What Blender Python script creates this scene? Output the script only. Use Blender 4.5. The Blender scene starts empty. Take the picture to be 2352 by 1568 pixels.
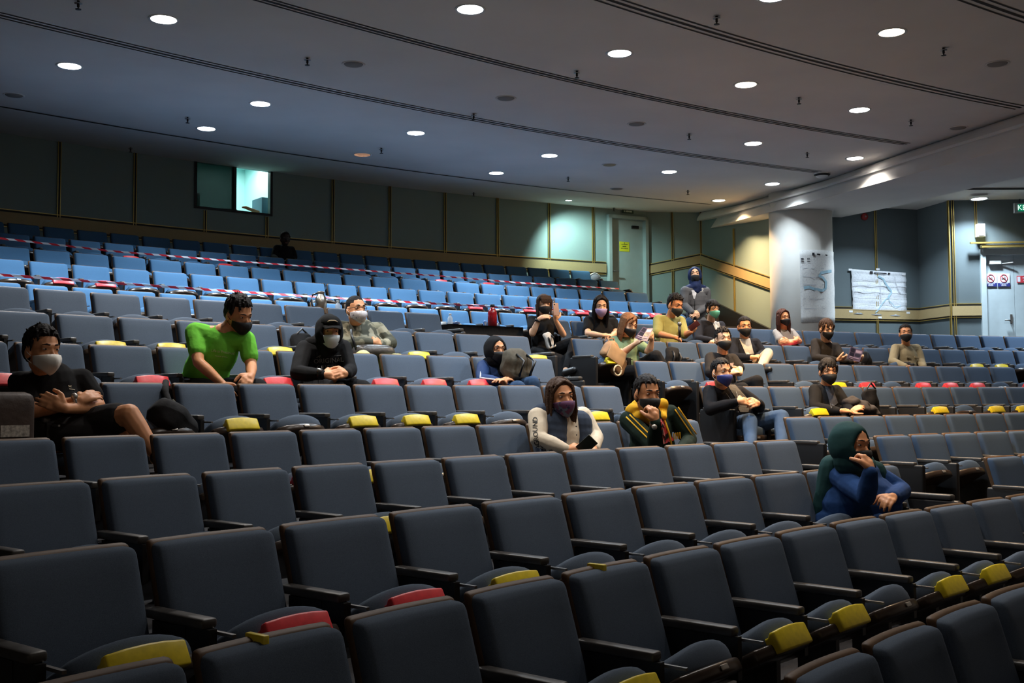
import bpy, bmesh, math, random
import numpy as np
from mathutils import Vector, Matrix, Quaternion
from mathutils.bvhtree import BVHTree
SC = bpy.context.scene
COL = SC.collection
rnd = random.Random(7)
# ---------------------------------------------------------------- camera, world, exposure
Z0 = 1.6                       # eye height over the floor of the lowest row in view
FPX, PITCH, ROLL = 2503.76, 0.05301, -0.0056
cam_d = bpy.data.cameras.new('camera'); cam = bpy.data.objects.new('camera', cam_d); COL.objects.link(cam)
cam_d.sensor_width = 36.0; cam_d.lens = FPX / 2352 * 36.0; cam_d.clip_start = 0.05; cam_d.clip_end = 200
cam.matrix_world = Matrix.Translation((0, 0, Z0)) @ Matrix.Rotation(math.pi / 2 + PITCH, 4, 'X') @ Matrix.Rotation(ROLL, 4, 'Z')
SC.camera = cam
SC.view_settings.view_transform = 'Standard'; SC.view_settings.look = 'None'
SC.view_settings.gamma = 1.0; SC.view_settings.use_curve_mapping = False
SC.view_settings.exposure = 0.0
W = bpy.data.worlds.new('world'); SC.world = W; W.use_nodes = True
W.node_tree.nodes['Background'].inputs[0].default_value = (1.0, .84, .69, 1)
W.node_tree.nodes['Background'].inputs[1].default_value = 0.105
LAMP_W = 64.0
# ---------------------------------------------------------------- plan geometry (metres, stage centre CX, CY)
CX, CY = 20.695, -13.987
ROWS = 'ABCDEFGHIJKLMN'
RAD = dict(zip(ROWS, (26.17, 27.15, 28.13, 29.11, 30.089, 31.069, 32.049, 33.029, 34.008, 36.472, 37.452, 38.432, 39.412, 40.391)))
ZT = {k: v + Z0 for k, v in zip(ROWS, (-.728, -.592, -.457, -.319, -.175, .119, .402, .685, .972, 1.271, 1.645, 1.925, 2.237, 2.533))}
SEAT_H = 0.86
FLOOR = {k: ZT[k] - SEAT_H for k in ROWS}
def ray(x, y):
    px, py = x - 1176, y - 784
    cr, sr = math.cos(ROLL), math.sin(ROLL)
    a, b = px * cr + py * sr, -px * sr + py * cr
    X, Z = a / FPX, -b / FPX
    c, s = math.cos(PITCH), math.sin(PITCH)
    return Vector((X, c - Z * s, s + Z * c))
def at(x, y, D):
    "point seen at pixel x, y at depth D (metres along world Y)"
    d = ray(x, y); return d * (D / d.y) + Vector((0, 0, Z0))
def cyl(x, y, R):
    "point seen at pixel x, y on the arc of radius R"
    d = ray(x, y); A = d.x ** 2 + d.y ** 2; B = -2 * (d.x * CX + d.y * CY); Cc = CX * CX + CY * CY - R * R
    t = (-B + math.sqrt(B * B - 4 * A * Cc)) / (2 * A); return d * t + Vector((0, 0, Z0))
def polar(R, th, z=0.0): return Vector((CX + R * math.sin(th), CY + R * math.cos(th), z))
def theta(p): return math.atan2(p.x - CX, p.y - CY)
def radius(p): return math.hypot(p.x - CX, p.y - CY)
def fwd(p):
    v = Vector((CX - p.x, CY - p.y, 0)); return v.normalized()
# ceiling height profile over radius
def ceil_z(R): return Z0 + float(np.interp(R, [20, 30.7, 34.9, 38.5, 41.2, 45], [3.42, 3.45, 3.55, 3.72, 4.0, 4.0]))
def ceil_at(x, y):
    z = Z0 + 3.5
    for _ in range(40):
        d = ray(x, y); p = d * ((z - Z0) / d.z); z = .5 * z + .5 * ceil_z(radius(p))
    return Vector((p.x, p.y, z))
# ---------------------------------------------------------------- object helpers
def link(o, parent=None):
    COL.objects.link(o)
    if parent is not None: o.parent = parent
    return o
def tag(o, label=None, cat=None, group=None, kind=None):
    if label: o['label'] = label
    if cat: o['category'] = cat
    if group: o['group'] = group
    if kind: o['kind'] = kind
    return o
def empty(name, loc=(0, 0, 0), rz=0, **k):
    o = bpy.data.objects.new(name, None); o.empty_display_size = .1
    link(o); o.location = loc; o.rotation_euler = (0, 0, rz); return tag(o, **k)
class MB:
    "collects shapes and links them as one mesh object"
    def __init__(s): s.v = []; s.f = []; s.sm = []
    def add(s, vs, fs, smooth=False):
        n = len(s.v); s.v += [tuple(v) for v in vs]; s.f += [tuple(i + n for i in f) for f in fs]; s.sm += [smooth] * len(fs); return s
    def box(s, c, d, M=None):
        x, y, z = (q / 2 for q in d)
        vs = [Vector((i * x, j * y, k * z)) for i in (-1, 1) for j in (-1, 1) for k in (-1, 1)]
        vs = [(M @ v if M else v) + Vector(c) for v in vs]
        return s.add(vs, [(0, 1, 3, 2), (4, 6, 7, 5), (0, 4, 5, 1), (2, 3, 7, 6), (0, 2, 6, 4), (1, 5, 7, 3)])
    def rbox(s, c, d, r, n=(4, 4, 4), fn=None, M=None, smooth=True):
        hx = [q / 2 for q in d]; vs = {}; lst = []; fs = []
        def axis(k):
            h = hx[k]; rr = min(r, h * .999); inner = np.linspace(-(h - rr), h - rr, n[k] + 1).tolist()
            return [-h, -h + rr * .3] + inner + [h - rr * .3, h]
        A = [axis(k) for k in range(3)]
        def vid(p):
            key = tuple(round(q, 6) for q in p)
            if key in vs: return vs[key]
            q = [max(-(hx[k] - min(r, hx[k] * .999)), min(hx[k] - min(r, hx[k] * .999), p[k])) for k in range(3)]
            dlt = Vector(p) - Vector(q)
            P = Vector(q) + (dlt.normalized() * min(r, min(hx) * .999) if dlt.length > 1e-9 else dlt)
            if fn: P = fn(P)
            if M: P = M @ P
            vs[key] = len(lst); lst.append(P + Vector(c)); return vs[key]
        for k in range(3):
            u, w = [(1, 2), (2, 0), (0, 1)][k]
            for sgn in (-1, 1):
                for i in range(len(A[u]) - 1):
                    for j in range(len(A[w]) - 1):
                        q = []
                        for (a, b) in ((0, 0), (1, 0), (1, 1), (0, 1)):
                            p = [0, 0, 0]; p[k] = sgn * hx[k]; p[u] = A[u][i + a]; p[w] = A[w][j + b]; q.append(vid(p))
                        fs.append(q if sgn > 0 else q[::-1])
        return s.add(lst, fs, smooth)
    def tube(s, pts, r, n=8, cap=True, smooth=True):
        pts = [Vector(p) for p in pts]; rs = r if isinstance(r, (list, tuple)) else [r] * len(pts)
        vs = []; up = Vector((0, 0, 1)); fs = []
        for i, p in enumerate(pts):
            t = (pts[min(i + 1, len(pts) - 1)] - pts[max(i - 1, 0)]).normalized()
            a = t.cross(up) if abs(t.dot(up)) < .95 else t.cross(Vector((1, 0, 0)))
            a.normalize(); b = a.cross(t)
            for k in range(n):
                th = 2 * math.pi * k / n; vs.append(p + (a * math.cos(th) + b * math.sin(th)) * rs[i])
        for i in range(len(pts) - 1):
            for k in range(n):
                k2 = (k + 1) % n; fs.append((i * n + k, i * n + k2, (i + 1) * n + k2, (i + 1) * n + k))
        if cap: fs += [tuple(range(n - 1, -1, -1)), tuple((len(pts) - 1) * n + k for k in range(n))]
        return s.add(vs, fs, smooth)
    def lathe(s, prof, n=24, c=(0, 0, 0), M=None, smooth=True):
        vs = []; fs = []
        for (r, z) in prof:
            for k in range(n):
                th = 2 * math.pi * k / n; v = Vector((r * math.cos(th), r * math.sin(th), z)); vs.append((M @ v if M else v) + Vector(c))
        for i in range(len(prof) - 1):
            for k in range(n):
                k2 = (k + 1) % n; fs.append((i * n + k, i * n + k2, (i + 1) * n + k2, (i + 1) * n + k))
        if prof[0][0] > 1e-6: fs.append(tuple(range(n - 1, -1, -1)))
        if prof[-1][0] > 1e-6: fs.append(tuple((len(prof) - 1) * n + k for k in range(n)))
        return s.add(vs, fs, smooth)
    def ell(s, c, r, M=None, n=14):
        c = Vector(c); vs = []; fs = []; m = n // 2 + 1
        for i in range(m + 1):
            ph = math.pi * i / m
            for k in range(n):
                th = 2 * math.pi * k / n
                v = Vector((r[0] * math.sin(ph) * math.cos(th), r[1] * math.sin(ph) * math.sin(th), r[2] * math.cos(ph)))
                vs.append((M @ v if M else v) + c)
        for i in range(m):
            for k in range(n):
                k2 = (k + 1) % n; fs.append((i * n + k, (i + 1) * n + k, (i + 1) * n + k2, i * n + k2))
        return s.add(vs, fs, True)
    def quad(s, a, b, c, d): return s.add([a, b, c, d], [(0, 1, 2, 3)])
    def prism(s, poly, z0, z1):
        "vertical prism over a plan polygon (counter-clockwise)"
        n = len(poly); vs = [(p[0], p[1], z0) for p in poly] + [(p[0], p[1], z1) for p in poly]
        return s.add(vs, [tuple(range(n - 1, -1, -1)), tuple(range(n, 2 * n))] + [(i, (i + 1) % n, n + (i + 1) % n, n + i) for i in range(n)])
    def mesh(s, name, mat):
        me = bpy.data.meshes.new(name); me.from_pydata(s.v, [], s.f)
        me.polygons.foreach_set('use_smooth', s.sm); me.materials.append(mat)
        bm = bmesh.new(); bm.from_mesh(me); bmesh.ops.remove_doubles(bm, verts=bm.verts, dist=1e-6); bm.to_mesh(me); bm.free()
        me.update(); return me
    def build(s, name, mat, parent=None, **k):
        return tag(link(bpy.data.objects.new(name, s.mesh(name, mat)), parent), **k)
# ---------------------------------------------------------------- materials
def mat(name, col, rough=.6, metal=0, spec=.5, noise=0, nscale=30, bump=0, bscale=200, emit=0, ecol=None, alpha=1, trans=0, sheen=0):
    m = bpy.data.materials.new(name); m.use_nodes = True; nt = m.node_tree; b = nt.nodes['Principled BSDF']
    b.inputs['Base Color'].default_value = (*col, 1); b.inputs['Roughness'].default_value = rough
    b.inputs['Metallic'].default_value = metal; b.inputs['Specular IOR Level'].default_value = spec
    tc = nt.nodes.new('ShaderNodeTexCoord')
    if noise:
        n = nt.nodes.new('ShaderNodeTexNoise'); n.inputs['Scale'].default_value = nscale; n.inputs['Detail'].default_value = 4
        r = nt.nodes.new('ShaderNodeValToRGB'); nt.links.new(tc.outputs['Object'], n.inputs['Vector']); nt.links.new(n.outputs['Fac'], r.inputs[0])
        r.color_ramp.elements[0].position = .3; r.color_ramp.elements[1].position = .7
        r.color_ramp.elements[0].color = (*[c * (1 - noise) for c in col], 1); r.color_ramp.elements[1].color = (*[min(1, c * (1 + noise)) for c in col], 1)
        nt.links.new(r.outputs[0], b.inputs['Base Color'])
    if bump:
        n = nt.nodes.new('ShaderNodeTexNoise'); n.inputs['Scale'].default_value = bscale; n.inputs['Detail'].default_value = 3
        bp = nt.nodes.new('ShaderNodeBump'); bp.inputs['Strength'].default_value = bump; bp.inputs['Distance'].default_value = .01
        nt.links.new(tc.outputs['Object'], n.inputs['Vector']); nt.links.new(n.outputs['Fac'], bp.inputs['Height']); nt.links.new(bp.outputs[0], b.inputs['Normal'])
    if emit:
        b.inputs['Emission Color'].default_value = (*(ecol or col), 1); b.inputs['Emission Strength'].default_value = emit
    if trans: b.inputs['Transmission Weight'].default_value = trans
    if sheen: b.inputs['Sheen Weight'].default_value = sheen
    b.inputs['Alpha'].default_value = alpha
    return m
def spots(name, base, cols, scale=8, rough=.8, thr=.5, kind='noise'):
    "material with irregular patches (camouflage, printed masks)"
    m = mat(name, base, rough); nt = m.node_tree; b = nt.nodes['Principled BSDF']; tc = nt.nodes.new('ShaderNodeTexCoord'); prev = None
    for i, (c, t) in enumerate(cols):
        n = nt.nodes.new('ShaderNodeTexNoise'); n.inputs['Scale'].default_value = scale * (1 + .35 * i); n.inputs['Detail'].default_value = 2
        mp = nt.nodes.new('ShaderNodeMapping'); mp.inputs['Location'].default_value = (3.1 * i, 1.7 * i, 5 * i)
        nt.links.new(tc.outputs['Object'], mp.inputs[0]); nt.links.new(mp.outputs[0], n.inputs['Vector'])
        r = nt.nodes.new('ShaderNodeValToRGB'); r.color_ramp.elements[0].position = t; r.color_ramp.elements[1].position = t + .04
        mx = nt.nodes.new('ShaderNodeMix'); mx.data_type = 'RGBA'
        nt.links.new(n.outputs['Fac'], r.inputs[0]); nt.links.new(r.outputs[0], mx.inputs[0])
        if prev: nt.links.new(prev, mx.inputs[6])
        else: mx.inputs[6].default_value = (*base, 1)
        mx.inputs[7].default_value = (*c, 1); prev = mx.outputs[2]
    nt.links.new(prev, b.inputs['Base Color']); return m
M = dict(
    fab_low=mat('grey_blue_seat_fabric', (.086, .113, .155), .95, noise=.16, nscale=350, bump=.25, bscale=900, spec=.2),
    fab_up=mat('seat_fabric_cool_lit', (.058, .135, .24), .95, noise=.12, nscale=350, bump=.25, bscale=900, spec=.2),  # same cloth as the lower seats, cool lamp light put into the colour
    fab_side=mat('seat_fabric_side_lit', (.055, .088, .145), .95, noise=.12, nscale=350, bump=.25, bscale=900, spec=.2),  # same cloth again, bluish light on the side block put into the colour
    rim=mat('brown_seat_shell', (.095, .052, .026), .5, spec=.3, noise=.2, nscale=20),
    base=mat('dark_brown_gloss_shell', (.035, .022, .015), .28, noise=.2, nscale=20),
    black=mat('black_plastic', (.012, .012, .013), .4),
    arm=mat('dark_armrest', (.05, .046, .043), .42, noise=.2, nscale=15),
    steel=mat('worn_steel', (.35, .34, .33), .35, metal=.9),
    pl_y=mat('yellow_tape', (.75, .58, .02), .35, noise=.1, nscale=40), pl_r=mat('red_tape', (.8, .05, .06), .35, noise=.1, nscale=40),
    plate=mat('number_plate', (.45, .42, .38), .3, metal=.6),
    floor=mat('dark_carpet', (.028, .028, .032), .95, noise=.3, nscale=60, bump=.2, bscale=400),
    ceil=mat('white_ceiling_paint', (.80, .75, .70), .85, noise=.04, nscale=1.2, bump=.03, bscale=300),
    cove=mat('cream_plaster', (.74, .71, .66), .8, noise=.03, nscale=3),
    groove=mat('groove_dark', (.03, .026, .022), .8), wallc=mat('green_grey_wall_cloth', (.25, .335, .32), .9, noise=.08, nscale=260, bump=.15, bscale=700),
    wallb=mat('blue_grey_wall_cloth', (.105, .136, .148), .9, noise=.08, nscale=260, bump=.15, bscale=700),
    band=mat('tan_band_cloth', (.40, .30, .145), .85, noise=.1, nscale=120), gold=mat('brass_trim', (.55, .40, .12), .35, metal=.7),
    column=mat('cream_column_paint', (.78, .76, .70), .6, noise=.03, nscale=5), door=mat('pale_green_door_paint', (.36, .45, .44), .5, noise=.05, nscale=6),
    doorb=mat('pale_blue_door_paint', (.50, .60, .64), .45, noise=.05, nscale=6), white=mat('white_plastic', (.8, .8, .78), .5),
    tan=mat('tan_step_edge', (.25, .17, .13), .6))
LAMPM = {k: mat('lamp_diffuser_' + k, (1, 1, 1), .5, emit=e, ecol=c) for k, e, c in (('cool', 14, (.86, .93, 1)), ('neutral', 13, (1, .95, .9)), ('warm', 12, (1, .82, .58)), ('off', .25, (1, .55, .35)))}
def struct(name, mb, m): return mb.build(name, m, kind='structure')
# ---------------------------------------------------------------- downlights
def downlight(p, tone='cool', power=1.0, label='', aim=None, r=.125):
    t = empty('ceiling_light', p, label=label, cat='ceiling light', group='round downlights in the ceiling')
    MB().lathe([(r, -.004), (r + .022, -.012), (r + .026, -.004), (r + .026, .002)], 24).build('trim_ring', M['white'], t)
    MB().lathe([(0.0, -.006), (r, -.006)], 24).build('diffuser', LAMPM[tone], t)
    if power > 0:
        L = bpy.data.lights.new('downlight_beam', 'AREA'); L.shape = 'DISK'; L.size = .22; L.energy = LAMP_W * power; L.spread = math.radians(122)
        L.color = {'cool': (.74, .88, 1.0), 'neutral': (1, .93, .86), 'warm': (1, .64, .32), 'off': (1, .7, .5)}[tone]
        o = bpy.data.objects.new('bulb', L); link(o, t); o.location = (0, 0, -.03)
        if aim:
            d = Vector(aim) - Vector(p); o.rotation_euler = d.to_track_quat('-Z', 'Y').to_euler()
    return t
LIGHTS = [((376, 44), 'neutral', .8, 'by the second groove, alone high over the green shirt'), ((160, 151), 'cool', 1.6, 'first in its arc, over the dark wall end'),
    ((1080, 21), 'cool', .8, 'high over the middle of the wide block'), ((598, 238), 'cool', 2.1, 'second in the arc of six below the second groove'),
    ((474, 295), 'cool', .5, 'directly above the booth window'), ((1423, 122), 'cool', .9, 'bright, between the third groove and two sprinklers'),
    ((955, 305), 'cool', 2.1, 'third in the arc of six below the second groove'), ((1262, 357), 'cool', 1.5, 'fourth in the arc of six below the second groove'),
    ((1140, 397), 'cool', 1.3, 'smaller, touching the last groove near the green panels'), ((1537, 394), 'cool', 1.3, 'fifth in the arc of six below the second groove'),
    ((1713, 194), 'warm', 2.0, 'amber, halfway along the third groove'), ((2048, 74), 'warm', 1.8, 'amber, topmost near the third groove end'),
    ((1774, -8), 'cool', .9, 'cut by the top edge of the photo'), ((1974, 252), 'neutral', .9, 'pinkish white, below the long third groove'),
    ((1730, 329), 'neutral', 1.0, 'soft white, between two grooves over the seated couple'), ((1964, 363), 'neutral', .35, 'closest to the curved cove'),
    ((1774, 422), 'cool', .35, 'beside the smoke detector end of the groove'), ((1651, 460), 'warm', 1.8, 'amber, last before the wall with the stepped band')]
for (px, tone, pw, lab) in LIGHTS:
    downlight(ceil_at(*px), tone, pw, 'round recessed ceiling downlight, ' + lab, r=.115)
for R_, t_, pw, tn in ((29.6, -41.6, .24, 'neutral'), (29.6, -44.8, .24, 'neutral'), (27.6, -37.0, .24, 'warm'), (27.6, -40.3, .26, 'neutral'), (27.6, -43.6, .24, 'neutral'), (27.6, -47.0, .24, 'neutral'), (27.6, -33.7, .25, 'warm'), (31.6, -45.3, .8, 'neutral')):  # unseen lamps added above the view to brighten the front rows
    th_ = math.radians(t_); downlight(polar(R_, th_, ceil_z(R_)), tn, pw, 'added unseen ceiling downlight brightening the lowest rows', r=.115)
downlight(at(2249, 456, 19.0), 'cool', 1.2, 'round recessed ceiling downlight in the low ceiling near the exit sign', r=.13)
downlight(Vector((6.75, 18.9, Z0 + 3.53)), 'cool', .9, 'round recessed ceiling downlight behind the beam over the wall map', r=.13)
for xy_ in ((8.5, 16.6), (9.6, 14.6)): downlight(Vector((*xy_, Z0 + 3.53)), 'cool', 1.5, 'added unseen ceiling downlight past the exit sign, brightening the side rows', r=.13)  # unseen lamps added outside the view to brighten the side rows
w = downlight(polar(40.35, math.radians(-29.0), ceil_z(40.35)), 'cool', 0, 'round recessed ceiling downlight close to the last green wall panel', r=.06)
L = bpy.data.lights.new('wall_wash', 'SPOT'); L.energy = 240; L.spot_size = math.radians(110); L.spot_blend = .8; L.color = (.7, 1, .96); L.shadow_soft_size = .06
o = bpy.data.objects.new('bulb', L); link(o, w); o.location = (0, 0, -.05); o.rotation_euler = (Vector((.25, .75, -.95))).to_track_quat('-Z', 'Y').to_euler()
# ---------------------------------------------------------------- room shell
def arc_pts(R, t0, t1, n): return [polar(R, t0 + (t1 - t0) * i / n) for i in range(n + 1)]
# beam edges
JP = [ceil_at(*p) for p in ((1603, 495), (1700, 470), (1800, 442), (1900, 414), (2100, 345), (2352, 262))]
JP[0] = Vector((4.02, 22.9, ceil_z(40.5)))
d = (JP[-1] - JP[-2]); JP.append(JP[-1] + d * 1.6)
ZB = lambda y: Z0 + float(np.interp(y, [10, 13.2, 15.3, 17.8, 19.2, 20.8, 22.9], [2.96, 3.01, 3.11, 3.23, 3.29, 3.37, 3.56]))
def soff_at(x, y):
    D = 17.0
    for _ in range(60):
        r = ray(x, y); D = .5 * D + .5 * (ZB(D) - Z0) / r.z * r.y
    return at(x, y, D)
BP = [soff_at(*p) for p in ((1617, 528), (1700, 505), (1800, 479), (1900, 453), (2100, 398), (2352, 332))]
BP.append(BP[-1] + (BP[-1] - BP[-2]) * 1.6)
# floor: stepped arcs, cross aisle between rows I and J
fl = MB(); NT = 48; T0, T1 = math.radians(-76), math.radians(-6)
steps = []
for i, k in enumerate(ROWS):
    if k == 'J': r0, r1 = RAD['J'] - .62, RAD['K'] - .83
    else: r0 = RAD[k] - .83; r1 = (RAD[ROWS[i + 1]] - .83) if k not in 'IN' else (RAD['J'] - .62 if k == 'I' else 41.6)
    steps.append((r0 if k != 'A' else 18.0, r1, FLOOR[k], k))
edges = MB()
for (r0, r1, z, k) in steps:
    t1 = T1 if k <= 'I' else math.radians(-22.5)
    for i in range(NT):
        a, b = T0 + (t1 - T0) * i / NT, T0 + (t1 - T0) * (i + 1) / NT
        fl.quad(polar(r0, a, z), polar(r0, b, z), polar(r1, b, z), polar(r1, a, z))
        zp = z - .45 if k != 'A' else z - .1
        fl.quad(polar(r0, a, z), polar(r0, a, zp), polar(r0, b, zp), polar(r0, b, z))
zc = FLOOR['I']
for i in range(30):   # level floor of the foyer by the wide doors
    a, b = math.radians(-23 + i * .9), math.radians(-23 + (i + 1) * .9)
    fl.quad(polar(RAD['J'] - .63, a, zc), polar(RAD['J'] - .63, b, zc), polar(45, b, zc), polar(45, a, zc))
struct('floor', fl, M['floor'])
# step nosings in the stair aisle between the two lower blocks
for k in 'CDEFGHI':
    r0 = RAD[k] - .83; a, b = math.radians(-39.2), math.radians(-37.5)
    m = MB(); m.add([polar(r0 - .01, a, FLOOR[k] + .004), polar(r0 - .01, b, FLOOR[k] + .004), polar(r0 + .06, b, FLOOR[k] + .004), polar(r0 + .06, a, FLOOR[k] + .004),
                     polar(r0 - .01, a, FLOOR[k] - .03), polar(r0 - .01, b, FLOOR[k] - .03)], [(0, 1, 2, 3), (0, 4, 5, 1)])
    struct('trim_%d' % (40 + 'CDEFGHI'.index(k)), m, M['tan'])
# ceiling: cone surface up to the beam edge
def beam_theta(R):
    rs = [(radius(p), theta(p)) for p in JP][::-1]
    return float(np.interp(R, [a for a, _ in rs], [b for _, b in rs]))
cm = MB(); RR = [19, 22, 25, 28, 30.7, 32, 33.5, 34.9, 36.5, 38.5, 39.8, 41.3]; NC = 40; g = []
for R in RR:
    t1 = beam_theta(R)
    g.append([polar(R, math.radians(-74) + (t1 - math.radians(-74)) * i / NC, ceil_z(R)) for i in range(NC + 1)])
vs = [p for r in g for p in r] + [p + Vector((0, 0, .12)) for r in g for p in r]; n = NC + 1; N = len(RR) * n; fs = []
for i in range(len(RR) - 1):
    for j in range(NC):
        q = (i * n + j, i * n + j + 1, (i + 1) * n + j + 1, (i + 1) * n + j); fs += [q[::-1], tuple(a + N for a in q)]
cm.add(vs, fs); struct('ceiling', cm, M['ceil'])
# curved grooves in the ceiling: three thin lines each
def groove(R, x_end, y_end, wd=.15, lines=3, idx=1, seg=70):
    te = theta(ceil_at(x_end, y_end)); m = MB()
    for l in range(lines):
        rr = R + (l - (lines - 1) / 2) * wd / max(1, lines - 1) if lines > 1 else R
        h = .011 if l != 1 else .018
        for i in range(seg):
            a = math.radians(-70) + (te - math.radians(-70)) * i / seg; b = math.radians(-70) + (te - math.radians(-70)) * (i + 1) / seg
            z = ceil_z(rr) - .004
            m.quad(polar(rr - h, a, z), polar(rr - h, b, z), polar(rr + h, b, ceil_z(rr + h) - .004), polar(rr + h, a, ceil_z(rr + h) - .004))
    struct('trim_%d' % idx, m, M['groove'])
groove(radius(ceil_at(1140, 417)), 1613, 471, .05, 2, 1)
groove(radius(ceil_at(1055, 267)), 1868, 397, .15, 3, 2)
groove(radius(ceil_at(1160, 148)), 2080, 331, .12, 3, 3)
groove(radius(ceil_at(1870, 140)), 2345, 247, .15, 3, 4)
groove(radius(ceil_at(2300, 22)), 2700, 160, .15, 3, 5)
# stepped cove and beam soffit
RP = [Vector((4.9, 22.9, 0)), Vector((5.6, 21.0, 0)), at(1930, 504, 20.1), soff_at(2056, 474), soff_at(2200, 440), soff_at(2352, 405)]
RP.append(RP[-1] + (RP[-1] - RP[-2]) * 1.3)
cv = MB(); bm_ = MB(); so = MB(); prof = []
for Jv, Bv in zip(JP, BP):
    side = Vector((.97, .22, 0)); mid = Jv.lerp(Bv, .4) - side * .13; mid.z = Jv.z + (Bv.z - Jv.z) * .40
    P = []
    for t in range(7):      # concave quarter curve from the ceiling down to the first lip
        u = t / 6; q = Jv.lerp(mid, u); q.z = Jv.z + (mid.z - Jv.z) * (1 - math.cos(u * math.pi / 2)) if u < 1 else mid.z; P.append(q)
    lip = mid + Vector((0, 0, -.035)); inn = Bv + side * .06; inn.z = lip.z
    low = Bv + Vector((0, 0, 0)); fas = Bv + side * .02 + Vector((0, 0, (mid.z - Bv.z) - .06)); fas.z = lip.z
    P += [lip, inn, inn.lerp(low, .5), low]; prof.append(P)
m = len(prof[0]); vs = [p for P in prof for p in P]
fs = [(i * m + j, i * m + j + 1, (i + 1) * m + j + 1, (i + 1) * m + j) for i in range(len(prof) - 1) for j in range(m - 1)]
fs.append(tuple(range(m)));
cv.add(vs, fs); struct('ceiling_cove', cv, M['cove'])
for i in range(len(BP) - 1):
    a, b = BP[i], BP[i + 1]; c = RP[i + 1].copy(); e = RP[i].copy(); c.z = ZB(c.y); e.z = ZB(e.y)
    so.quad(a, b, c, e); so.quad(e, c, c + Vector((0, 0, .8)), e + Vector((0, 0, .8)))
struct('ceiling_beam', so, M['ceil'])
ZA = Z0 + 3.545
an = MB(); an.prism([(16, 22.9)] + [(v.x, v.y) for v in RP] + [(16, 11.0)], ZA, ZA + .1); struct('ceiling_annex', an, M['ceil'])
# walls ------------------------------------------------------------
RW = 41.2; BZ = 2.83 + Z0; BH = .215
K1 = Vector((4.0, 22.85, 0)); K0 = cyl(1485, 600, RW); K0.z = 0; K2 = Vector((at(1800, 600, 19.75).x, 19.75, 0)); K3 = Vector((5.3, 20.2, 0))
M0 = at(1912, 700, 20.0); M0.z = 0; M1 = at(2112, 700, 20.5); M1.z = 0; M2 = at(2186, 700, 19.55); M2.z = 0; M3 = at(2700, 700, 19.3); M3.z = 0
M3 = M2 + (M3 - M2)
def wall(name, pts, z0, z1s, m, th=.15, holes=None):
    "wall along plan points; z1s top heights; thick outwards"
    mb = MB()
    for i in range(len(pts) - 1):
        a, b = pts[i], pts[i + 1]; nrm = (b - a).cross(Vector((0, 0, 1))).normalized(); 
        if nrm.dot(Vector((0, 0, 0)) - a) > 0: nrm = -nrm
        za, zb = z1s[i], z1s[i + 1]; A, B = a + nrm * th, b + nrm * th
        q = [(a.x, a.y, z0), (b.x, b.y, z0), (b.x, b.y, zb), (a.x, a.y, za), (A.x, A.y, z0), (B.x, B.y, z0), (B.x, B.y, zb), (A.x, A.y, za)]
        mb.add(q, [(0, 1, 2, 3), (5, 4, 7, 6), (3, 2, 6, 7), (0, 4, 5, 1), (0, 3, 7, 4), (1, 5, 6, 2)])
    return struct(name, mb, m)
tw = lambda x: theta(cyl(x, 430, RW))
ta, tb = tw(446), tw(625)
zbk = ceil_z(RW) + .02
wall('wall_back', arc_pts(RW, math.radians(-74), ta, 30), FLOOR['N'] - 1.5, [zbk] * 31, M['wallc'])
wall('wall_back_middle', arc_pts(RW, tb, tw(1393), 24), FLOOR['N'] - 1.5, [zbk] * 25, M['wallc'])
zs0 = cyl(540, 488, RW).z; zs1 = cyl(540, 378, RW).z
wall('wall_back_under_window', arc_pts(RW, ta, tb, 4), FLOOR['N'] - 1.5, [zs0] * 5, M['wallc'])
wm = MB()
wpts = arc_pts(RW, ta, tb, 4)
for i in range(4):
    a, b = wpts[i], wpts[i + 1]; wm.quad(Vector((a.x, a.y, zs1)), Vector((b.x, b.y, zs1)), Vector((b.x, b.y, zbk)), Vector((a.x, a.y, zbk)))
struct('wall_back_over_window', wm, M['wallc'])
# over and beside the far door
dz = cyl(1440, 497, RW).z
wall('wall_back_over_door', arc_pts(RW, tw(1393), tw(1485), 2), dz, [zbk] * 3, M['wallc'])
wall('wall_stair_far', [K0, K1], FLOOR['N'] - 1.5, [zbk, zbk], M['wallc'])
wall('wall_stair', [K1, K2], zc - .05, [zbk, ZB(19.3) + .5], M['wallc'])
wall('wall_column', [K2, K3, M0], zc - .05, [ZB(19.3) + .5] * 3, M['wallc'])
dl, dr = at(2256, 600, 1), at(2470, 600, 1)
def on_wall(px, a, b, off=0.0):
    "plan point where the view line of pixel column px meets wall a-b"
    r = ray(px, 600); r = Vector((r.x, r.y)); d = Vector((b.x - a.x, b.y - a.y)); A = Vector((a.x, a.y))
    det = r.x * (-d.y) + r.y * d.x; t = (A.x * (-d.y) + A.y * d.x) / det; p = r * t
    nrm = Vector((d.y, -d.x)).normalized()
    if nrm.dot(A) > 0: nrm = -nrm
    return Vector((p.x + nrm.x * off, p.y + nrm.y * off, 0))
def z_of(px, py, p):
    r = ray(px, py); return Z0 + r.z * (p.y / r.y)
D0 = on_wall(2256, M2, M3); D1 = on_wall(2470, M2, M3); zdoor = z_of(2300, 572, on_wall(2300, M2, M3))
wall('wall_map', [M0, M1], zc - .05, [ZA + .02] * 2, M['wallb'])
wall('wall_return', [M1, M2], zc - .05, [ZA + .02] * 2, M['wallb'])
wall('wall_right', [M2, D0], zc - .05, [ZA + .02] * 2, M['wallb'])
wall('wall_right_over_door', [D0, D1], zdoor, [ZA + .02] * 2, M['wallb'])
wall('wall_right_end', [D1, M3, Vector((16, 17, 0))], zc - .05, [ZA + .02] * 3, M['wallb'])
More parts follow.
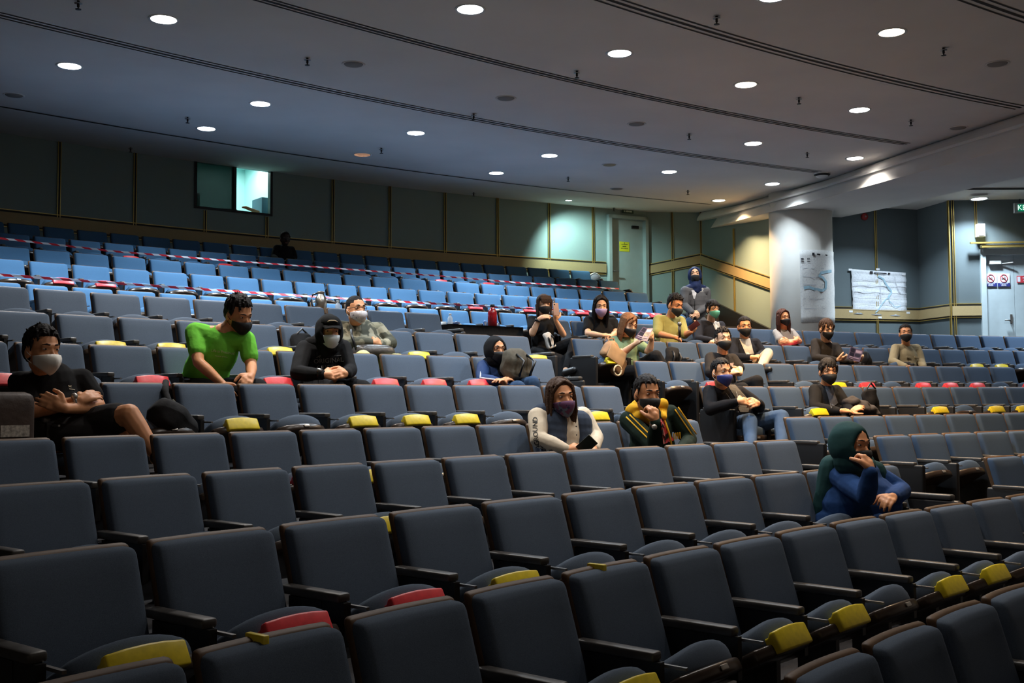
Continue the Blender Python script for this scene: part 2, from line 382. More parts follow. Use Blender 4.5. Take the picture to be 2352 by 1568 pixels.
# bands, band edges and vertical strips
TN = [10]
def strip(pts, w=.03, dpt=.012, m='gold', name=None):
    "flat bar through 3-D points lying on a wall; pts lifted toward the hall"
    mb = MB(); vs = []
    for i, p in enumerate(pts):
        p = Vector(p); t = (Vector(pts[min(i + 1, len(pts) - 1)]) - Vector(pts[max(i - 1, 0)])).normalized()
        h = Vector((t.x, t.y, 0)); 
        nrm = None
        if h.length < .1: nrm = strip.n
        else:
            nrm = h.normalized().cross(Vector((0, 0, 1)))
            if nrm.dot(Vector((0, 0, p.z)) - p) < 0: nrm = -nrm
        wv = t.cross(nrm).normalized() * w / 2
        vs += [p + wv, p - wv, p - wv + nrm * dpt, p + wv + nrm * dpt]
    n = len(pts); fs = [(0, 1, 2, 3), (4 * n - 1, 4 * n - 2, 4 * n - 3, 4 * n - 4)]
    for i in range(n - 1):
        for k in range(4): fs.append((4 * i + k, 4 * i + (k + 1) % 4, 4 * i + 4 + (k + 1) % 4, 4 * i + 4 + k))
    mb.add(vs, fs); TN[0] += 1
    return struct(name or 'trim_%d' % TN[0], mb, M[m])
def wall_n(a, b):
    h = (b - a); h.z = 0; nrm = h.normalized().cross(Vector((0, 0, 1)))
    if nrm.dot(-a) < 0: nrm = -nrm
    return nrm
def band(pts, h=BH):
    "tan cloth band with dark shadow gaps and brass edges; pts = top line"
    P = [Vector(p) for p in pts]; mid = [p - Vector((0, 0, h / 2)) for p in P]
    strip(mid, h - .03, .03, 'band')
    for dz_, m_, w_ in ((.005, 'groove', .022), (.024, 'gold', .012), (-h + .0, 'groove', .02), (-h - .016, 'gold', .012)):
        strip([p + Vector((0, 0, dz_)) for p in P], w_, .02 if m_ == 'gold' else .012, m_)
def lift(p, z): return Vector((p.x, p.y, z))
bz = BZ
band([lift(p, bz) for p in arc_pts(RW - .01, math.radians(-72), tw(1389), 44)])
zk = z_of(1613, 585, K1)
band([lift(K0 + wall_n(K0, K1) * .01, bz), lift(K1 + wall_n(K0, K1) * .01, zk)], .20)
z2 = z_of(1800, 649, K2)
band([lift(K1 + wall_n(K1, K2) * .01, zk), lift(K2 + wall_n(K1, K2) * .01, z2)], .20)
zm = z_of(1950, 708, on_wall(1950, M0, M1))
for a, b in ((M0, M1), (M1, M2), (M2, D0)):
    nn = wall_n(a, b) * .01; band([lift(a + nn, zm), lift(b + nn, zm)], .205)
for px in (133, 308, 470, 612, 764, 895, 1022, 1143, 1261, 1362):
    p = cyl(px, 560, RW - .012); strip.n = fwd(p); top = zbk - .01
    if px in (470, 612): top = zs0 - .02
    t = Vector((-strip.n.y, strip.n.x, 0))
    for o_, mm, ww, dd in ((-.02, 'gold', .012, .02), (.02, 'gold', .012, .02), (0, 'groove', .026, .008)):
        q = p + t * o_; strip([lift(q, FLOOR['N'] - .3), lift(q, top)], ww, dd, mm)
for (px, a, b, zt_) in ((1545, K0, K1, zbk - .02), (1611, K0, K1, zbk - .02), (1688, K1, K2, ZB(20.5)), (2011, M0, M1, ZA), (2183, M1, M2, ZA), (2190, M2, D0, ZA), (2243, M2, D0, ZA)):
    p = on_wall(px, a, b, .012); strip.n = wall_n(a, b)
    z_b = FLOOR['K'] if px < 1700 else zc
    if px == 1688: z_b = 2.4
    if px == 2243: z_b = z_of(2243, 545, p)
    t = Vector((-strip.n.y, strip.n.x, 0))
    for o_, mm, ww, dd in ((-.016, 'gold', .011, .02), (.016, 'gold', .011, .02), (0, 'groove', .02, .008)):
        q = p + t * o_; strip([lift(q, z_b), lift(q, zt_)], ww, dd, mm)
# dark stringer under the sloping wall panel
a = on_wall(1645, K1, K2, .04); b = on_wall(1784, K1, K2, .04)
sm_ = MB(); za, zb_ = z_of(1645, 692, a), z_of(1784, 760, b)
sm_.add([lift(a, zc), lift(b, zc), lift(b, zb_), lift(a, za)] + [lift(v + wall_n(K1, K2) * .05, z) for v, z in ((a, zc), (b, zc), (b, zb_), (a, za))],
        [(4, 5, 6, 7), (3, 2, 6, 7), (0, 3, 7, 4), (1, 2, 6, 5)])
struct('trim_90', sm_, M['black'])
# column
cb = at(1842, 700, 19.32); cb.z = 0; cr = .547
struct('wall_column_shaft', MB().lathe([(cr, zc - .02), (cr, ZB(17) + .45)], 48, c=(cb.x, cb.y, 0)), M['column'])
# far door
tD = theta(cyl(1439, 560, RW)); pD = polar(RW - .02, tD); nD = fwd(pD); tx = Vector((-nD.y, nD.x, 0))   # tx points image-left
if tx.x > 0: tx = -tx
def dframe(o, tx, n):
    Mx = Matrix((( -tx.x, -n.x, 0), (-tx.y, -n.y, 0), (0, 0, 1))); return Mx
dw = (cyl(1482, 560, RW) - cyl(1393, 560, RW)).length; zf = FLOOR['N']
rot = Matrix(((-tx.x, -nD.x, 0), (-tx.y, -nD.y, 0), (0, 0, 1)))   # local x: image right, y: into the wall, z up
door = empty('door_1', lift(pD, zf)); door['kind'] = 'structure'
H = dz - zf
def lbox(mb, c, d): return mb.box(rot @ Vector(c), d, rot)
m = MB(); lbox(m, (0, .06, H / 2), (dw, .04, H)); m.build('door_panel', M['door'], door)
m = MB()
for s in (-1, 1): lbox(m, (s * (dw / 2 - .03), -.02, H / 2), (.07, .14, H))
lbox(m, (0, -.02, H - .035), (dw, .14, .07)); m.build('door_frame', M['door'], door)
m = MB(); m.tube([rot @ Vector(v) for v in ((-dw / 2 + .12, -.0, 1.0), (-dw / 2 + .12, -.06, 1.0), (-dw / 2 + .24, -.06, 1.0))], .012); m.build('door_handle', M['steel'], door)
m = MB(); lbox(m, (.22, .02, H - .22), (.16, .05, .06)); m.build('door_closer', M['black'], door)
# wide pale blue doors
rD = wall_n(D0, D1); tx2 = (D1 - D0).normalized(); rot2 = Matrix(((tx2.x, -rD.x, 0), (tx2.y, -rD.y, 0), (0, 0, 1)))
door2 = empty('door_2', lift(D0, zc)); door2['kind'] = 'structure'; H2 = zdoor - zc; WD = (D1 - D0).length
def lb2(mb, c, d): return mb.box(rot2 @ Vector(c), d, rot2)
half = WD / 2; xs_ = (on_wall(2329, M2, M3) - D0).length
for i, (x0, x1) in enumerate(((.06, xs_), (xs_ + .006, 2 * xs_ - .05), (2 * xs_ - .045, WD - .03))):
    m = MB(); lb2(m, ((x0 + x1) / 2, .05, H2 / 2 - .05), (x1 - x0, .04, H2 - .1)); m.build('door_leaf', M['doorb'], door2)
m = MB(); lb2(m, (.0, .0, H2 / 2), (.09, .12, H2)); lb2(m, (WD - .03, 0, H2 / 2), (.1, .12, H2)); lb2(m, (half, 0, H2 - .05), (WD, .14, .12)); m.build('door_frame', M['doorb'], door2)
m = MB(); hz = z_of(2320, 732, D0) - zc; xh = xs_ - .09
lb2(m, (xh + .02, .02, hz), (.04, .02, .16)); m.tube([rot2 @ Vector(v) for v in ((xh, .03, hz - .03), (xh, -.03, hz - .03), (xh - .11, -.03, hz - .03))], .011); m.build('door_handle', M['steel'], door2)
m = MB(); lb2(m, (.22, .0, H2 - .24), (.2, .06, .06)); m.tube([rot2 @ Vector(v) for v in ((.26, .02, H2 - .27), (.52, -.05, H2 - .25))], .01); m.build('door_closer', M['white'], door2)
lint = MB(); lb2(lint, (half - .1, -.14, H2 + .10), (WD + .3, .06, .03)); lb2(lint, (half, -.10, H2 + .04), (WD + .1, .1, .05))
ob = lint.build('trim_91', M['gold'], kind='structure'); ob.location = lift(D0, zc)
# ---------------------------------------------------------------- auditorium seats
SW, SP = .441, .5
HINGE, TIP = (0, .12, .385), math.radians(29)
LEAN = .30
def seat_proto(fab, name_s):
    "one tip-up seat; origin on the floor below the top of the backrest, +y toward the stage"
    root = empty('auditorium_seat')
    lean = lambda z: (.86 - z) * LEAN
    def fb(P):
        x, y, z = P; u = x / (SW / 2); v = (z + .235) / .47
        y += .016 * u * u + .012 * (1 - u * u) * math.sin(min(1, max(0, v)) * math.pi)
        return Vector((x, y + lean(z + .62), z))
    m = MB(); m.rbox((0, .024, .620), (SW - .008, .072, .462), .026, (10, 1, 8), fb); m.build('backrest', M[fab], root)
    def fs(P):
        x, y, z = P; u = x / (SW / 2)
        y += .016 * u * u
        return Vector((x, y + lean(z + .612), z))
    m = MB(); m.rbox((0, -.008, .612), (SW, .040, .496), .020, (8, 1, 6), fs); m.build('back_shell', M['rim'], root)
    def fp(P):
        x, y, z = P; u = x / (SW / 2); w = y / .19
        if z > 0: z += .042 * (1 - u * u) * (.5 + .5 * w)
        if y > 0: y += .025 * (1 - u * u) - .03 * u ** 4
        return Vector((x * (1 - .11 * max(0, w)), y, z))
    m = MB(); m.rbox((0, .20, .015), (SW - .03, .36, .07), .03, (8, 8, 1), fp); pan = [m.build('seat_cushion', M[fab], root)]
    def fr(P):
        x, y, z = P; u = x / (SW / 2)
        w = y / .195
        if y > 0: y += .03 * (1 - u * u) - .03 * u ** 4
        return Vector((x * (1 - .11 * max(0, w)), y, z))
    m = MB(); m.rbox((0, .205, -.022), (SW - .015, .39, .05), .016, (8, 4, 1), fr); pan.append(m.build('seat_base', M['base'], root))
    m = MB(); m.rbox((0, .434, -.02), (.045, .006, .022), .004, (1, 1, 1)); pan.append(m.build('number_plate', M['plate'], root))
    for p in pan: p.location = HINGE; p.rotation_euler = (TIP, 0, 0)
    m = MB(); m.rbox((SP / 2, .255, .64), (.052, .32, .032), .010, (1, 3, 1)); a = m.build('armrest', M['arm'], root)
    m = MB(); m.box((SP / 2, .22, .31), (.03, .18, .62)); m.box((SP / 2, .33, .55), (.026, .20, .15)); m.build('standard', M['black'], root)
    m = MB(); m.box((SP / 2 - .018, .36, .612), (.012, .30, .010)); m.build('tablet_edge', M['steel'], root)
    return root
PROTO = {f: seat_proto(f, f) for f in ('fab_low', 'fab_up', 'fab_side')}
def tape_mesh(mm, big=True):
    w = .235
    def ft(P):
        x, y, z = P; u = x / (SW / 2)
        if z > 0: z += .028 * (1 - u * u) * (.4 if y < 0 else 1)
        return Vector((x, y + .026 * (1 - u * u), z))
    return MB().rbox((0, .394, -.012), (w, .056, .056), .008, (4, 3, 1), ft).mesh('tape', M[mm])
TAPE = {'y': tape_mesh('pl_y'), 'r': tape_mesh('pl_r')}
panel_mesh = MB().rbox((0, .27, .32), (.045, .44, .63), .015, (1, 3, 3)).mesh('end_panel', M['black'])
arm_mesh = MB().rbox((0, .27, .655), (.06, .34, .036), .012, (1, 3, 1)).mesh('armrest', M['arm'])
backstrip = MB().rbox((.03, .015, .848), (.02, .075, .04), .004, (1, 1, 1)).mesh('tape', M['pl_y'])
def copy_tree(o, parent=None):
    c = o.copy(); COL.objects.link(c); c.parent = parent
    for ch in o.children: copy_tree(ch, c)
    return c
used = set(); SEATS = {}
def put_seat(row, th, fab, label, group, k=1.0, tape=None, end=None, top=False, key=None):
    if fab in used: o = copy_tree(PROTO[fab])
    else: o = PROTO[fab]; used.add(fab)
    R = RAD[row] + .0
    o.location = polar(R, th, FLOOR[row]); o.rotation_euler = (0, 0, math.pi - th); o.scale = (k, 1, 1)
    tag(o, label, 'seat', group)
    if tape:
        t = bpy.data.objects.new('tape', TAPE[tape]); link(t, o); t.location = HINGE; t.rotation_euler = (TIP, 0, 0); t['label'] = {'y': 'yellow tape', 'r': 'red tape'}[tape] + ' round the seat front'
    if top:
        t = bpy.data.objects.new('tape', backstrip); link(t, o); t['label'] = 'yellow tape strip over the backrest top'
    if end:
        for s in end:   # closing panel at the aisle
            p = bpy.data.objects.new('end_panel', panel_mesh); link(p, o); p.location.x = s * SP / 2
            if s < 0: p = bpy.data.objects.new('armrest', arm_mesh); link(p, o); p.location.x = s * SP / 2
    SEATS[key] = o
    return o
PH = dict(A=-.869, B=-.930, C=-.913, CR=-.654, D=-.897, DR=-.653, E=-.884, ER=-.651, F=-.844, FR=-.6525, G=-.847, GR=-.651, H=-.840, HR=-.652, I=-.817, IR=-.6432, J=-.777, K=-.780, L=-.782, M=-.772, N=-.760)
KK = dict(A=1, B=.983, C=1.106, CR=1, D=1.006, DR=.998, E=.976, ER=.983, F=.973, FR=1, G=1.033, GR=1.009, H=1.021, HR=.991, I=1.001, IR=1.03, J=1.015, K=1.011, L=1.008, M=.956, N=.980)
# first and last seat index per block
SPAN = dict(A=(0, 3), B=(0, 12), C=(0, 10), D=(0, 11), E=(0, 11), F=(-1, 9), G=(-1, 9), H=(0, 10), I=(-1, 8), CR=(0, 1), DR=(0, 4), ER=(0, 7), FR=(0, 10), GR=(0, 12), HR=(0, 16), IR=(0, 18),
            J=(-2, 19), K=(-1, 20), L=(0, 21), M=(0, 22), N=(-1, 21))
TAPES = {'H': {1: 'y', 2: 'y', 4: 'y', 9: 'y', 10: 'y', 7: 'y'}, 'G': {1: 'r', -1: 'r', 3: 'r', 5: 'r', 6: 'r', 7: 'r'}, 'F': {1: 'y', 3: 'y', 4: 'y', 5: 'y', 8: 'y'},
         'E': {3: 'r', 4: 'y'}, 'D': {2: 'y', 3: 'y'}, 'C': {0: 'y', 1: 'r', 2: 'r', 3: 'y'}, 'B': {3: 'y', 5: 'y', 6: 'y', 8: 'y', 9: 'y'},
         'FR': {2: 'y', 5: 'y', 6: 'y', 8: 'y', 9: 'y'}, 'GR': {1: 'r', 5: 'y', 6: 'r', 8: 'r', 9: 'r', 10: 'r', 12: 'r'}, 'HR': {0: 'y', 5: 'y', 11: 'y', 13: 'y', 14: 'y'}, 'ER': {0: 'y', 2: 'y'},
         'DR': {2: 'y'}, 'I': {3: 'r', 5: 'y'}, 'IR': {7: 'r'}, 'K': {0: 'r', 1: 'r', 12: 'r', 16: 'r', 19: 'r', 14: 'r'}, 'M': {3: 'r', 6: 'r', 14: 'r', 16: 'r'}}
ORD = ['first', 'second', 'third', 'fourth', 'fifth', 'sixth', 'seventh', 'eighth', 'ninth', 'tenth', 'eleventh', 'twelfth', 'thirteenth', 'fourteenth', 'fifteenth', 'sixteenth', 'seventeenth', 'eighteenth', 'nineteenth', 'twentieth', 'twenty-first', 'twenty-second', 'twenty-third', 'twenty-fourth', 'twenty-fifth', 'twenty-sixth']
def seat_theta(b, i): return PH[b] + (i * SP + SW / 2) * KK[b] / RAD[b[0]]
for b, (i0, i1) in SPAN.items():
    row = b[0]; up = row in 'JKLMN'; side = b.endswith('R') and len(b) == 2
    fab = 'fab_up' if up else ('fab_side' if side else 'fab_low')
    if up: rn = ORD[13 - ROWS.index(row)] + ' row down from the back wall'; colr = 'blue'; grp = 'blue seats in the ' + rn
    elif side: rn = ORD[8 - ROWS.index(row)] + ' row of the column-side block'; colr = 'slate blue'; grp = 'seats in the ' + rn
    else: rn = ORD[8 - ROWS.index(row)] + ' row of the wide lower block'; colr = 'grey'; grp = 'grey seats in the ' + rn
    for i in range(i0, i1 + 1):
        frm = (i - i0) if side else (i1 - i)
        place = ORD[frm] + (' from the end' if up or row in 'A' else ' from the aisle')
        tp = TAPES.get(b, {}).get(i)
        lab = colr + (' yellow-taped' if tp == 'y' else ' red-taped' if tp == 'r' else '') + ' seat ' + place + ', ' + rn
        end = []
        if side and i == 0: end = [1]
        if not side and i == i1 and row != 'A': end = [-1]
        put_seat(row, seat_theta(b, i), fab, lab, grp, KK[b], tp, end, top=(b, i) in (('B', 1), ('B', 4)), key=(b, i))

def sit_down(*keys):
    "fold the cushion down on seats that carry someone or something"
    for k in keys:
        for ch in SEATS[k].children:
            if ch.name.split('.')[0] in ('seat_cushion', 'seat_base', 'number_plate', 'tape') and ch.location.y > .1: ch.rotation_euler = (0, 0, 0)
# ---------------------------------------------------------------- fittings on the ceiling
def cz(x, y, dz=0): p = ceil_at(x, y); p.z += dz; return p
SPR = [((706, 133), 'beside the second groove, near the round vent'), ((431, 269), 'over the booth end of the ceiling'), ((300, 338), 'at the dark wall, beyond the last groove'), ((1088, 261), 'just above the three-line groove'),
       ((876, 340), 'between the unlit lamp and a bright lamp'), ((1325, 163), 'left under the brightest lamp'), ((1088, 441), 'over the green wall panels'), ((1305, 406), 'between two lamps near the last groove'), ((1410, 476), 'over the far door frame'),
       ((1583, 307), 'above the sixth lamp of the arc'), ((1646, 37), 'near the lamp cut by the photo edge'), ((1835, 224), 'between amber and pinkish lamps'), ((1854, 350), 'between two soft white lamps'), ((1580, 437), 'above the amber lamp by the stepped band'),
       ((1580, 494), 'at the wall corner below the amber lamp'), ((2092, 275), 'closest to the cove end'), ((2167, 110), 'under the topmost amber lamp'), ((180, 2), 'cut by the top edge over the dark side')]
for (p, lab) in SPR:
    t = empty('fire_sprinkler', cz(*p), label='small dark fire sprinkler head ' + lab, cat='sprinkler', group='fire sprinklers under the ceiling')
    MB().lathe([(.012, .0), (.012, -.055), (.006, -.06), (.006, -.075)], 10).build('pipe', M['black'], t)
    MB().lathe([(.0, -.02), (.035, -.021), (.035, -.024), (0, -.026)], 14).build('escutcheon_plate', M['steel'], t)
    MB().lathe([(.0, -.073), (.026, -.074), (.026, -.078), (0, -.079)], 12).build('deflector', M['black'], t)
for (p, lab) in (((812, 147), 'in the wide strip above the second groove'), ((1162, 225), 'right above the sprinkler by the groove'), ((1462, 284), 'between two long grooves'), ((1400, 378), 'tan one between two bright lamps'),
                 ((32, 218), 'over the dark end of the wall'), ((2291, 146), 'in the corner near the topmost amber lamp'), ((2201, 293), 'beside the cove'), ((1417, 433), 'smallest, near the last groove')):
    t = empty('ceiling_speaker', cz(*p), label='round grey ceiling speaker grille ' + lab, cat='speaker', group='round speaker grilles in the ceiling')
    MB().lathe([(0, -.008), (.095, -.010), (.1, -.004)], 24).build('grille', mat('grille', (.30, .27, .24) if p != (1400, 378) else (.42, .32, .18), .7, bump=.6, bscale=300), t)
    MB().lathe([(.1, -.003), (.118, -.012), (.124, 0)], 24).build('ring', M['ceil'], t)
t = downlight(cz(832, 355), 'off', 0, 'unlit downlight with a dull orange reflector by the last groove', r=.12)
t = empty('smoke_detector', cz(1888, 398), label='white domed smoke detector at the end of a groove', cat='smoke detector')
MB().lathe([(0, -.075), (.06, -.07), (.10, -.045), (.125, -.02), (.13, 0)], 24).build('housing', M['white'], t)
MB().lathe([(.105, -.046), (.11, -.042), (.128, -.024), (.126, -.018)], 24).build('vent_slot', M['black'], t)
# linear diffuser in the low ceiling by the exit sign
t = empty('air_diffuser', at(2320, 441, 18.4), label='long slotted air diffuser in the low ceiling', cat='air vent'); t.location.z = ZA
m = MB(); m.box((0, 0, -.006), (1.7, .16, .012)); m.build('frame', M['ceil'], t)
m = MB()
for k in range(4): m.box((0, -.06 + k * .04, -.015), (1.68, .012, .008))
m.build('slat', M['groove'], t)
# ---------------------------------------------------------------- booth window in the back wall
B0, B1 = polar(RW, ta), polar(RW, tb); bx = (B1 - B0).normalized(); bn = wall_n(B0, B1)
rotb = Matrix(((bx.x, -bn.x, 0), (bx.y, -bn.y, 0), (0, 0, 1))); WB = (B1 - B0).length; HB = zs1 - zs0
def bw(mb, c, d): return mb.box(rotb @ Vector(c), d, rotb)
win = empty('window_1', lift(B0, zs0)); win['kind'] = 'structure'
xm = (on_wall(538, B0, B1) - B0).length
m = MB()
for x_ in (.02, xm, WB - .02): bw(m, (x_, .03, HB / 2), (.045, .10, HB))
for z_ in (.02, HB - .02): bw(m, (WB / 2, .03, z_), (WB, .10, .04))
m.build('window_frame', M['black'], win)
gm = mat('tinted_green_glass', (.018, .09, .055), .06, alpha=.86); m = MB(); bw(m, (xm / 2, .05, HB / 2), (xm, .006, HB)); m.build('glass_pane', gm, win)
br = MB()
for c, d in (((WB / 2, 2.2, HB / 2), (WB + 1.2, .08, HB + 1)), ((-.5, 1.15, HB / 2), (.08, 2.1, HB + 1)), ((WB + .5, 1.15, HB / 2), (.08, 2.1, HB + 1)), ((WB / 2, 1.2, HB + .45), (WB + 1.2, 2.1, .06)), ((WB / 2, 1.2, -.5), (WB + 1.2, 2.1, .06))): bw(br, c, d)
ob = br.build('wall_booth', mat('booth_wall_paint', (.50, .78, .76), .8), kind='structure'); ob.location = win.location
L = bpy.data.lights.new('booth_tube', 'AREA'); L.energy = 34; L.size = .9; L.color = (.85, 1, .98)
tl = empty('ceiling_light', lift(B0, zs0) + rotb @ Vector((xm + .5, 1.3, HB + .38)), label='ceiling lamp inside the projection booth', cat='ceiling light')
bo = bpy.data.objects.new('bulb', L); link(bo, tl); MB().box((0, 0, .015), (.9, .12, .03)).build('housing', M['white'], tl)
cabn = empty('cabinet', win.location + rotb @ Vector((WB + .06, .50, -.46)), label='blue-grey cabinet end seen through the lit booth pane', cat='cabinet')
m = MB(); bw(m, (0, 0, .42), (.22, .4, .84)); m.build('body', mat('cabinet_blue', (.18, .33, .45), .5), cabn)
m = MB(); bw(m, (-.135, -.1, .5), (.012, .03, .12)); m.build('handle', M['black'], cabn)
rodm = mat('orange_rod', (.75, .33, .15), .5)
m = MB(); m.tube([rotb @ Vector(v) for v in ((WB - .42, .30, .16), (WB - .36, .30, .165), (WB - .10, .32, .10))], [.012, .026, .034], 10)
o_ = m.build('desk_lamp_arm', rodm, label='orange slanting rod fixed to the cabinet in the booth', cat='rod'); o_.location = win.location
desk = empty('desk', win.location + rotb @ Vector((.55, .45, -.44)), label='dark desk with clutter behind the tinted booth pane', cat='desk')
m = MB(); bw(m, (0, 0, .42), (1.2, .5, .05)); m.build('desktop', M['black'], desk)
m = MB(); bw(m, (-.5, 0, .2), (.05, .45, .4)); bw(m, (.5, 0, .2), (.05, .45, .4)); m.build('leg', M['black'], desk)
m = MB(); m.rbox(rotb @ Vector((-.42, -.05, .62)), (.22, .25, .34), .06, (2, 2, 2)); m.rbox(rotb @ Vector((.25, 0, .50)), (.34, .25, .14), .05, (2, 2, 2)); m.ell(rotb @ Vector((-.45, -.08, .84)), (.09, .09, .11))
m.build('equipment', M['black'], desk)
# sign and yellow notice at the far door
sg = empty('door_sign', pD + Vector((0, 0, 0)), label='small dark sign with pale lettering over the far door', cat='sign'); sg.location = lift(pD, z_of(1436, 486.5, pD)) + nD * .05
MB().box((0, 0, 0), (.27, .015, .075), rot).build('board', mat('sign_dark_green', (.02, .06, .04), .5), sg)
def text3(s, size, p, R3, m_, parent, name='lettering', align='CENTER', ext=.0008, label=None):
    cu = bpy.data.curves.new('t', 'FONT'); cu.body = s; cu.size = size; cu.align_x = align; cu.align_y = 'CENTER'; cu.extrude = ext
    ob = bpy.data.objects.new('t', cu); COL.objects.link(ob); bpy.context.view_layer.update()
    me = bpy.data.meshes.new_from_object(ob.evaluated_get(bpy.context.evaluated_depsgraph_get())); bpy.data.objects.remove(ob)
    me.materials.clear(); me.materials.append(m_)
    o = bpy.data.objects.new(name, me); link(o, parent)
    o.matrix_local = Matrix.Translation(p) @ R3.to_4x4() @ Matrix.Rotation(math.pi / 2, 4, 'X')
    if label: o['label'] = label
    return o
def scrib(w, h, p, R3, m_, parent, name='lettering'):
    "a line of lettering too small to read in the photo: a row of fine strokes"
    mb = MB(); x = -w / 2; r_ = random.Random(int(w * 1e4))
    while x < w / 2 - .004:
        l = min(r_.uniform(.35, .75) * h, w / 2 - x); k = r_.choice((1, 1, .8, .9)); mb.box(Vector(p) + R3 @ Vector((x + l / 2, 0, 0)), (l, .0016, h * k), R3); x += l + (h * .22 if r_.random() < .85 else h * .7)
    return mb.build(name, m_, parent)
whm = mat('pale_lettering', (.7, .75, .7), .5); ink = mat('black_ink', (.02, .02, .025), .6)
scrib(.20, .03, nD * .012, rot, whm, sg)
nt_ = empty('paper_notice', lift(pD, 0), label='yellow paper notice taped to the far green door', cat='paper')
pn = pD - nD * .04; nt_.location = lift(pn, z_of(1432, 566.5, pn)) + nD * .006 + tx * .045
MB().box((0, 0, 0), (.245, .004, .205), rot).build('sheet', mat('yellow_paper', (.75, .74, .03), .7), nt_)
for z_, w_ in ((.075, .02), (.045, .15), (0.0, .09), (-.04, .17)): scrib(w_, .014 if w_ > .1 else .02, nD * .004 + Vector((0, 0, z_)), rot, ink, nt_)
# maps ---------------------------------------------------------------
mapm = mat('map_paper', (.70, .74, .80), .75); nt = mapm.node_tree; b_ = nt.nodes['Principled BSDF']
tc = nt.nodes.new('ShaderNodeTexCoord'); vo = nt.nodes.new('ShaderNodeTexVoronoi'); vo.feature = 'DISTANCE_TO_EDGE'; vo.inputs['Scale'].default_value = 22
nz = nt.nodes.new('ShaderNodeTexNoise'); nz.inputs['Scale'].default_value = 9; mx = nt.nodes.new('ShaderNodeMix'); mx.data_type = 'RGBA'; mx.inputs[0].default_value = .12
nt.links.new(tc.outputs['Object'], nz.inputs['Vector']); nt.links.new(tc.outputs['Object'], mx.inputs[6]); nt.links.new(nz.outputs['Color'], mx.inputs[7]); nt.links.new(mx.outputs[2], vo.inputs['Vector'])
rp = nt.nodes.new('ShaderNodeValToRGB'); rp.color_ramp.elements[0].position = .0; rp.color_ramp.elements[1].position = .06; rp.color_ramp.elements[0].color = (.52, .55, .60, 1); rp.color_ramp.elements[1].color = (.70, .74, .79, 1)
nt.links.new(vo.outputs['Distance'], rp.inputs[0]); nt.links.new(rp.outputs[0], b_.inputs['Base Color'])
river = mat('map_river_ink', (.33, .52, .62), .7); fold = mat('paper_crease', (.48, .50, .55), .8); tapew = mat('clear_white_tape', (.8, .82, .85), .4)
am, bm2 = M0, M1; nm = wall_n(M0, M1); ux = (M1 - M0).normalized(); rotm = Matrix(((ux.x, -nm.x, 0), (ux.y, -nm.y, 0), (0, 0, 1)))
def mp(px, py, off=.03):
    p = on_wall(px, M0, M1, off); return Vector((p.x, p.y, z_of(px, py, p)))
wmap = empty('wall_map', mp(2015, 672, 0), label='large creased white map with pale blue rivers taped to the blue-grey wall', cat='map')
def rel(o, v): return v - o.location
m = MB(); n_, k_ = 14, 18; vs = []
TL, TR_, BR, BL = (1952, 618), (2077, 626), (2077.5, 727), (1955, 721)
for j in range(k_ + 1):
    for i in range(n_ + 1):
        u, v = i / n_, j / k_; px = (TL[0] * (1 - u) + TR_[0] * u) * (1 - v) + (BL[0] * (1 - u) + BR[0] * u) * v; py = (TL[1] * (1 - u) + TR_[1] * u) * (1 - v) + (BL[1] * (1 - u) + BR[1] * u) * v
        cr_ = .012 * abs((j % 3) - 1.5) + .008 * math.sin(i * 1.3 + j * .7); vs.append(rel(wmap, mp(px, py, .022 + cr_)))
fs = [(j * (n_ + 1) + i, j * (n_ + 1) + i + 1, (j + 1) * (n_ + 1) + i + 1, (j + 1) * (n_ + 1) + i) for j in range(k_) for i in range(n_)]
m.add(vs, fs, True); ms = m.build('sheet', mapm, wmap); sd = ms.modifiers.new('s', 'SOLIDIFY'); sd.thickness = .002
def ribbon(o, pts, w, m_, name='river', off=.052, fn=None):
    f_ = fn or mp; P = [rel(o, f_(x, y, off)) for x, y in pts]; mb = MB(); vs = []
    for i, p in enumerate(P):
        t_ = (P[min(i + 1, len(P) - 1)] - P[max(i - 1, 0)]).normalized(); s_ = t_.cross(Vector((0, 1, 0))).normalized() * w / 2; vs += [p + s_, p - s_]
    mb.add(vs, [(2 * i, 2 * i + 1, 2 * i + 3, 2 * i + 2) for i in range(len(P) - 1)]); return mb.build(name, m_, o)
def zmap(pts): return [(1930 + x / 9.8, 590 + y / 9.8) for x, y in pts]
ribbon(wmap, zmap([(800, 430), (860, 460), (930, 500), (970, 590), (1020, 670), (1090, 760), (1100, 800), (1040, 880), (1040, 920)]), .03, river)
ribbon(wmap, zmap([(1040, 920), (980, 940), (900, 1030), (840, 1120), (780, 1210), (730, 1250)]), .018, river)
ribbon(wmap, zmap([(1040, 920), (1040, 990), (1110, 1050), (1160, 1120), (1230, 1130), (1300, 1090)]), .014, river)
ribbon(wmap, zmap([(1180, 450), (1190, 560), (1240, 700), (1270, 790), (1310, 820)]), .014, fold, 'road')
for y_ in (515, 640, 790, 900, 1045, 1180): ribbon(wmap, zmap([(250, y_ - 10), (640, y_ + 5), (1440, y_ + 35)]), .007, fold, 'crease')
ribbon(wmap, zmap([(845, 560), (855, 800), (860, 1020)]), .012, fold, 'crease')
ribbon(wmap, zmap([(625, 345), (690, 350)]), .045, ink, 'emblem'); ribbon(wmap, zmap([(720, 355), (1000, 375)]), .018, ink, 'title_line'); ribbon(wmap, zmap([(1030, 372), (1080, 378)]), .03, ink, 'emblem')
for (x_, y_) in ((1950, 619), (2013, 618), (2072, 630), (1949, 715), (2080, 718), (2015, 729)): MB().box(rel(wmap, mp(x_, y_, .042)), (.075, .004, .035), rotm).build('tape_piece', tapew, wmap)
